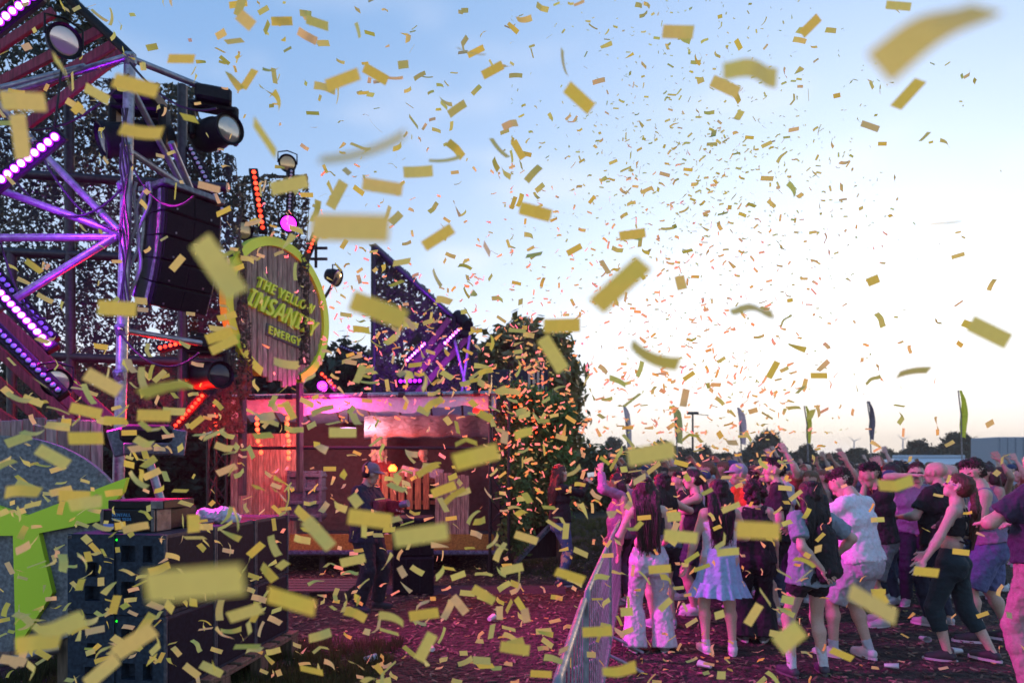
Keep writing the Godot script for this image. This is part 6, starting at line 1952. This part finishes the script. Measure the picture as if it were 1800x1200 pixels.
func confetti() -> void:
	var W := 0.055
	var Hh := 0.02
	var ms := [strip_mesh(W, Hh, 0.0, 0.0, 0.0), strip_mesh(W, Hh, 0.5, 0.0, 0.1), strip_mesh(W, Hh, 1.1, 0.0, 0.3), strip_mesh(W, Hh, 0.0, 0.5, 0.2), strip_mesh(W, Hh, 0.2, 0.0, 0.9), strip_mesh(W, Hh, 0.1, 0.0, 0.0, 0.9), strip_mesh(W, Hh, -0.3, 0.25, -0.5), strip_mesh(W * 0.6, Hh * 1.15, 0.25, 0.0, 0.1)]
	var kind := ["flat", "gently bowed", "curled", "wavy", "twisted", "creased", "warped", "short"]
	var cols := [Color(0.84, 0.78, 0.12), Color(0.88, 0.82, 0.22), Color(0.76, 0.82, 0.2), Color(0.92, 0.74, 0.3)]  # last colour is yellow paper with warm peach light painted in
	var cname := ["golden yellow", "pale yellow", "lime yellow", "peach_light_painted"]
	var mt := []
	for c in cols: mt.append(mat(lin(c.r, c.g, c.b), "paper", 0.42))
	# the large ones as the photograph shows them: column, row, length, slope in degrees, tilt towards the eye, shape
	var big := [[1645, 45, 215, -25, 30, 6], [1325, 120, 105, 5, 10, 3], [640, 268, 160, -8, 50, 1], [615, 400, 140, 2, 5, 0], [665, 545, 100, 20, 0, 0], [1090, 500, 115, -42, 20, 0], [342, 1025, 165, -2, 15, 0], [380, 465, 120, 55, 10, 6], [740, 940, 95, -6, 20, 0], [1333, 932, 82, 3, 5, 0], [1145, 797, 85, -10, 5, 0], [1147, 630, 95, 25, 40, 2], [1535, 1062, 92, 32, 30, 0], [1548, 1050, 48, 60, 0, 7], [1388, 1120, 88, -38, 0, 7], [835, 803, 84, -15, 0, 6], [40, 178, 82, 3, 20, 0], [35, 240, 78, 84, 0, 0], [512, 1057, 90, 13, 15, 0], [650, 912, 76, 8, 0, 0], [1325, 540, 80, 3, 50, 3], [1740, 584, 78, 25, 10, 0], [602, 140, 62, -18, 0, 0], [1018, 172, 60, 42, 30, 0], [1597, 165, 62, -45, 30, 0], [940, 372, 60, 15, 20, 6], [770, 417, 60, -32, 10, 0], [1197, 497, 42, 78, 0, 7], [432, 36, 52, 40, 0, 7], [465, 242, 72, 52, 60, 0], [340, 920, 52, 85, 0, 7], [236, 1127, 78, -32, 10, 0], [178, 1180, 70, -42, 10, 0], [180, 672, 66, 28, 10, 0], [205, 542, 72, 4, 0, 0], [250, 233, 76, 8, 20, 1], [238, 150, 78, 13, 10, 0], [170, 165, 46, 30, 20, 0], [135, 190, 34, -48, 0, 7], [112, 125, 66, 55, 65, 1], [972, 622, 68, 58, 20, 0], [988, 572, 66, -2, 10, 0], [1192, 56, 56, 2, 30, 2], [1425, 45, 44, -45, 10, 0], [1275, 152, 52, 25, 30, 0], [1112, 412, 46, -8, 0, 0], [508, 325, 66, -14, 0, 0], [672, 328, 70, 6, 10, 0], [735, 302, 52, -4, 10, 1], [782, 282, 56, -6, 50, 1], [877, 262, 46, 50, 50, 1], [911, 263, 34, 62, 20, 0], [592, 342, 50, -62, 20, 0], [660, 130, 46, 30, 20, 0], [495, 37, 38, 0, 20, 0], [557, 40, 42, 18, 50, 0], [318, 103, 50, 6, 10, 0], [437, 139, 42, -64, 10, 0], [412, 143, 42, 58, 40, 4], [490, 178, 38, 70, 50, 2], [388, 60, 32, -25, 0, 7], [866, 123, 40, -28, 20, 0], [828, 93, 52, 12, 55, 1], [990, 110, 46, 80, 65, 1], [1580, 10, 42, 10, 0, 0], [1605, 652, 56, -10, 60, 1], [1535, 493, 36, -22, 0, 7], [1629, 1005, 44, 6, 10, 0], [1660, 392, 56, 0, 80, 0], [1440, 660, 28, 2, 10, 0], [1575, 854, 60, 4, 30, 5], [1102, 1075, 36, -5, 0, 7], [748, 1137, 55, -62, 0, 0], [745, 1080, 52, -8, 10, 0], [430, 1077, 62, -18, 20, 0], [130, 872, 54, 2, 0, 0], [92, 803, 58, 28, 20, 0], [35, 862, 62, -2, 30, 6], [905, 1140, 52, 10, 30, 1], [602, 760, 48, 0, 0, 0], [393, 606, 50, -30, 10, 0], [385, 590, 48, -18, 20, 0], [560, 938, 66, 48, 30, 0], [1197, 943, 58, 4, 10, 0], [1185, 908, 40, -5, 0, 7], [1002, 1012, 54, 22, 30, 0], [100, 1105, 90, -14, 30, 6], [60, 1130, 80, -8, 20, 6], [145, 885, 60, -8, 0, 6], [1690, 970, 28, 6, 0, 0], [1280, 970, 38, -8, 10, 0], [1415, 985, 40, 12, 60, 2], [1325, 1080, 42, -60, 10, 0], [1480, 1150, 40, 20, 30, 0], [1160, 1000, 40, -4, 10, 0], [1050, 1110, 52, -5, 10, 0], [1090, 1180, 62, -8, 20, 6], [900, 1000, 40, -14, 20, 0], [925, 945, 42, 20, 20, 0], [780, 860, 44, -20, 10, 0], [690, 1085, 50, 10, 30, 2], [850, 1045, 46, 32, 20, 6], [620, 985, 44, -12, 10, 0], [480, 960, 40, 70, 50, 2], [150, 770, 60, 0, 10, 0], [150, 722, 52, 12, 10, 0], [270, 730, 56, 0, 10, 0], [290, 680, 90, -18, 70, 1]]
	var all := []
	rng.seed = 2024
	for b in big:
		all.append({"px": float(b[0]), "py": float(b[1]), "L": float(b[2]), "a": float(b[3]), "tilt": deg_to_rad(b[4]) * (1.0 if rng.randf() < 0.5 else -1.0), "yaw": rf(-0.15, 0.15), "shape": b[5], "col": [0, 1, 0, 2][rng.randi() % 4]})
	# columns, rows, how many, lengths: the drifting cloud, thickest before the stage
	for zn in [[0, 950, 640, 1200, 640, 16, 44, 0], [330, 950, 0, 640, 300, 11, 40, 0], [950, 1480, 0, 640, 1500, 4.0, 12, 1], [880, 1500, 60, 700, 240, 10, 22, 1], [950, 1750, 0, 640, 60, 18, 34, 0], [950, 1450, 640, 1200, 300, 12, 38, 0], [1450, 1800, 600, 1200, 46, 14, 28, 0], [0, 330, 0, 640, 75, 15, 34, 0], [835, 1010, 560, 930, 420, 6, 12, 2], [560, 860, 480, 720, 160, 9, 22, 0], [1000, 1400, 640, 860, 180, 7, 16, 0], [480, 1500, 250, 900, 380, 8, 17, 0]]:
		for i in zn[4]:
			var px := rf(zn[0], zn[1]); var py := rf(zn[2], zn[3])
			if zn[7] == 1:
				px = clampf(1215 + rng.randfn() * 165, 900, 1760); py = clampf(370 + rng.randfn() * 210, -5, 760)
			elif zn[7] == 2:
				px = 930 + rng.randfn() * 42; py = 700 + rng.randfn() * 95
			var L: float = lerpf(zn[5], zn[6], pow(rng.randf(), 2.0))
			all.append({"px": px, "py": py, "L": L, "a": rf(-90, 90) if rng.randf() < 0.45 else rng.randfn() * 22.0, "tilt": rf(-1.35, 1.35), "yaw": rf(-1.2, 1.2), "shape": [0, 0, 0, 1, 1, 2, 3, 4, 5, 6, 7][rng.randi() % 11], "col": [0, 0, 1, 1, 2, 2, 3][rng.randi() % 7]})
	all.sort_custom(func(x, y): return x.L > y.L)
	var rest := []
	for i in all.size():
		var c: Dictionary = all[i]
		var d: float = 66.0 / c.L
		var p := P(c.px, c.py, d)
		if p.y < 0.03: continue
		var B := Basis(Vector3(0, 0, 1), -deg_to_rad(c.a)) * Basis(Vector3(1, 0, 0), c.tilt) * Basis(Vector3(0, 1, 0), c.yaw)
		if i < 300:
			var o := MeshInstance3D.new()
			o.mesh = ms[c.shape]; o.material_override = mt[c.col]
			o.name = numbered("confetti_strip")
			add_child(o, true)
			o.transform = Transform3D(B, p)
			tag(o, "%s %s paper confetti strip falling through the air" % [kind[c.shape], cname[c.col]], "confetti", "%s %s confetti strips in the air" % [kind[c.shape], cname[c.col]])
		else:
			rest.append([Transform3D(B, p), c.col, c.shape])
	for s in ms.size():
		var mine := rest.filter(func(r): return r[2] == s)
		if mine.is_empty(): continue
		var at := [0]
		scatter_stuff("confetti_cloud" if s == 0 else "confetti_cloud_%03d" % s, "cloud of small %s confetti strips drifting over stage and crowd" % kind[s], "confetti", ms[s], mine.size(), [Color(1, 1, 1)], func() -> Transform3D:
			at[0] += 1
			return mine[at[0] - 1][0])
		var mm: MultiMesh = (get_child(get_child_count() - 1) as MultiMeshInstance3D).multimesh
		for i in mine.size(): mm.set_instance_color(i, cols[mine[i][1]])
	# dropped cups
	var ck := MB.new()
	ck.lathe(Transform3D(), [Vector2(0.028, 0.0), Vector2(0.042, 0.11), Vector2(0.044, 0.112), Vector2(0.039, 0.11), Vector2(0.026, 0.004)], 14)
	var cm := ck.mesh()
	rng.seed = 313
	for q in [[1620, 1128], [1690, 1152], [1555, 1178], [1640, 1062], [1420, 1052], [1250, 1180], [760, 1150], [640, 1168], [1215, 1060], [860, 1095]]:
		var dd: float = EYE * 1200.0 / (q[1] - 815.0)
		var o := part("plastic_cup", cm, mat(lin(0.6, 0.6, 0.63), "plain", 0.35))
		o.transform = Transform3D(Basis.from_euler(Vector3(1.5, rf(0, TAU), 0)) * Basis.from_scale(Vector3(1, 1, rf(0.5, 1.0))), G(q[0], dd) + Vector3(0, 0.045, 0))
		tag(o, "crushed pale plastic cup lying on the trampled ground", "cup", "cups dropped on the ground")
	# confetti already on the ground
	rng.seed = 77
	scatter_stuff("confetti_on_ground", "yellow confetti strips, some with peach light painted in, lying on the trampled ground", "confetti", ms[1], 520, cols, func() -> Transform3D:
		return Transform3D(Basis.from_euler(Vector3(-PI / 2 + rf(-0.3, 0.3), rf(0, TAU), 0)), Vector3(rf(-3.5, 7.0), 0.03, rf(-12.0, -2.0))))

# ---------------------------------------------------------------- the scene
func _ready() -> void:
	var cam := Camera3D.new()
	cam.name = "camera"
	add_child(cam)
	cam.position = Vector3(0, EYE, 0)
	cam.set_frustum(0.05, Vector2(0, 0.05 * 215.0 / 1200.0), 0.05, 2500.0)
	cam.keep_aspect = Camera3D.KEEP_HEIGHT
	var ca := CameraAttributesPhysical.new()
	ca.frustum_focal_length = 24.0
	ca.exposure_aperture = 2.8
	ca.frustum_focus_distance = 3.6
	cam.attributes = ca
	cam.projection = Camera3D.PROJECTION_FRUSTUM
	cam.size = 0.05; cam.near = 0.05; cam.far = 2500.0
	cam.frustum_offset = Vector2(0, 0.05 * 215.0 / 1200.0)

	var env := Environment.new()
	env.background_mode = Environment.BG_SKY
	env.sky = Sky.new()
	env.sky.sky_material = dusk_sky()
	env.tonemap_mode = Environment.TONE_MAPPER_LINEAR
	env.fog_enabled = true; env.fog_density = 0.0006; env.fog_light_color = Color(1.0, 0.95, 0.9)
	env.tonemap_exposure = 2.0
	env.sdfgi_enabled = true; env.ssao_enabled = true; env.ssil_enabled = true
	var we := WorldEnvironment.new()
	we.name = "world_environment"
	we.environment = env
	add_child(we)
	# the sun just set behind the field, half right of the view
	var sun := DirectionalLight3D.new()
	sun.name = "sun"
	add_child(sun)
	sun.look_at_from_position(Vector3.ZERO, -Vector3(0.5, 0.10, -1.0))
	sun.light_color = Color(1.0, 0.78, 0.58); sun.light_energy = 0.35; sun.light_angular_distance = 10.0
	sun.shadow_enabled = true

	BLACK = mat(lin(0.015, 0.015, 0.018), "plastic", 0.5)
	DARK = mat(lin(0.02, 0.02, 0.024), "plain", 0.7)
	STEEL = mat(lin(0.4, 0.41, 0.44), "metal", 0.4, 0.7)
	var t0 := Time.get_ticks_msec()
	field_and_far()
	stage_left()
	stage_middle()
	stage_right()
	barrier()
	people()
	run_jobs()
	confetti()
	print("built in %d ms" % (Time.get_ticks_msec() - t0))

func dusk_sky() -> PanoramaSkyMaterial:
	var w := 512; var h := 256
	var im := Image.create(w, h, false, Image.FORMAT_RGBF)
	var sun := Vector3(0.5, 0.10, -1.0).normalized()
	var nz := FastNoiseLite.new()
	nz.seed = 9; nz.frequency = 1.6; nz.fractal_octaves = 5
	for y in h:
		var el := (0.5 - (y + 0.5) / h) * PI
		for x in w:
			var az := (x + 0.5) / w * TAU
			var dir := Vector3(sin(az) * cos(el), sin(el), -cos(az) * cos(el))
			var e := maxf(0.0, dir.y)
			var hz := exp(-e * 5.0)
			var c := Color(0.062, 0.175, 0.37) * (1.0 - hz) + Color(0.84, 0.91, 0.98) * hz
			var ang := acos(clampf(dir.dot(sun), -1.0, 1.0))
			var gl := exp(-pow(ang / 0.44, 1.5))
			c += Color(0.95, 0.86, 0.72) * gl * 0.5
			var band := exp(-pow(e / 0.15, 2.0)) * exp(-pow(ang / 1.0, 2.0))
			c = c.lerp(Color(0.60, 0.49, 0.37), band * 0.85)
			var cl := maxf(0.0, nz.get_noise_3d(dir.x * 2.0, dir.y * 9.0, dir.z * 2.0) - 0.12)
			c = c.lerp(Color(0.62, 0.6, 0.62), minf(0.6, cl * 1.8) * exp(-e * 3.0))
			if dir.y < 0.0: c = Color(0.12, 0.11, 0.09)
			im.set_pixel(x, y, c)
	var m := PanoramaSkyMaterial.new()
	m.panorama = ImageTexture.create_from_image(im)
	return m
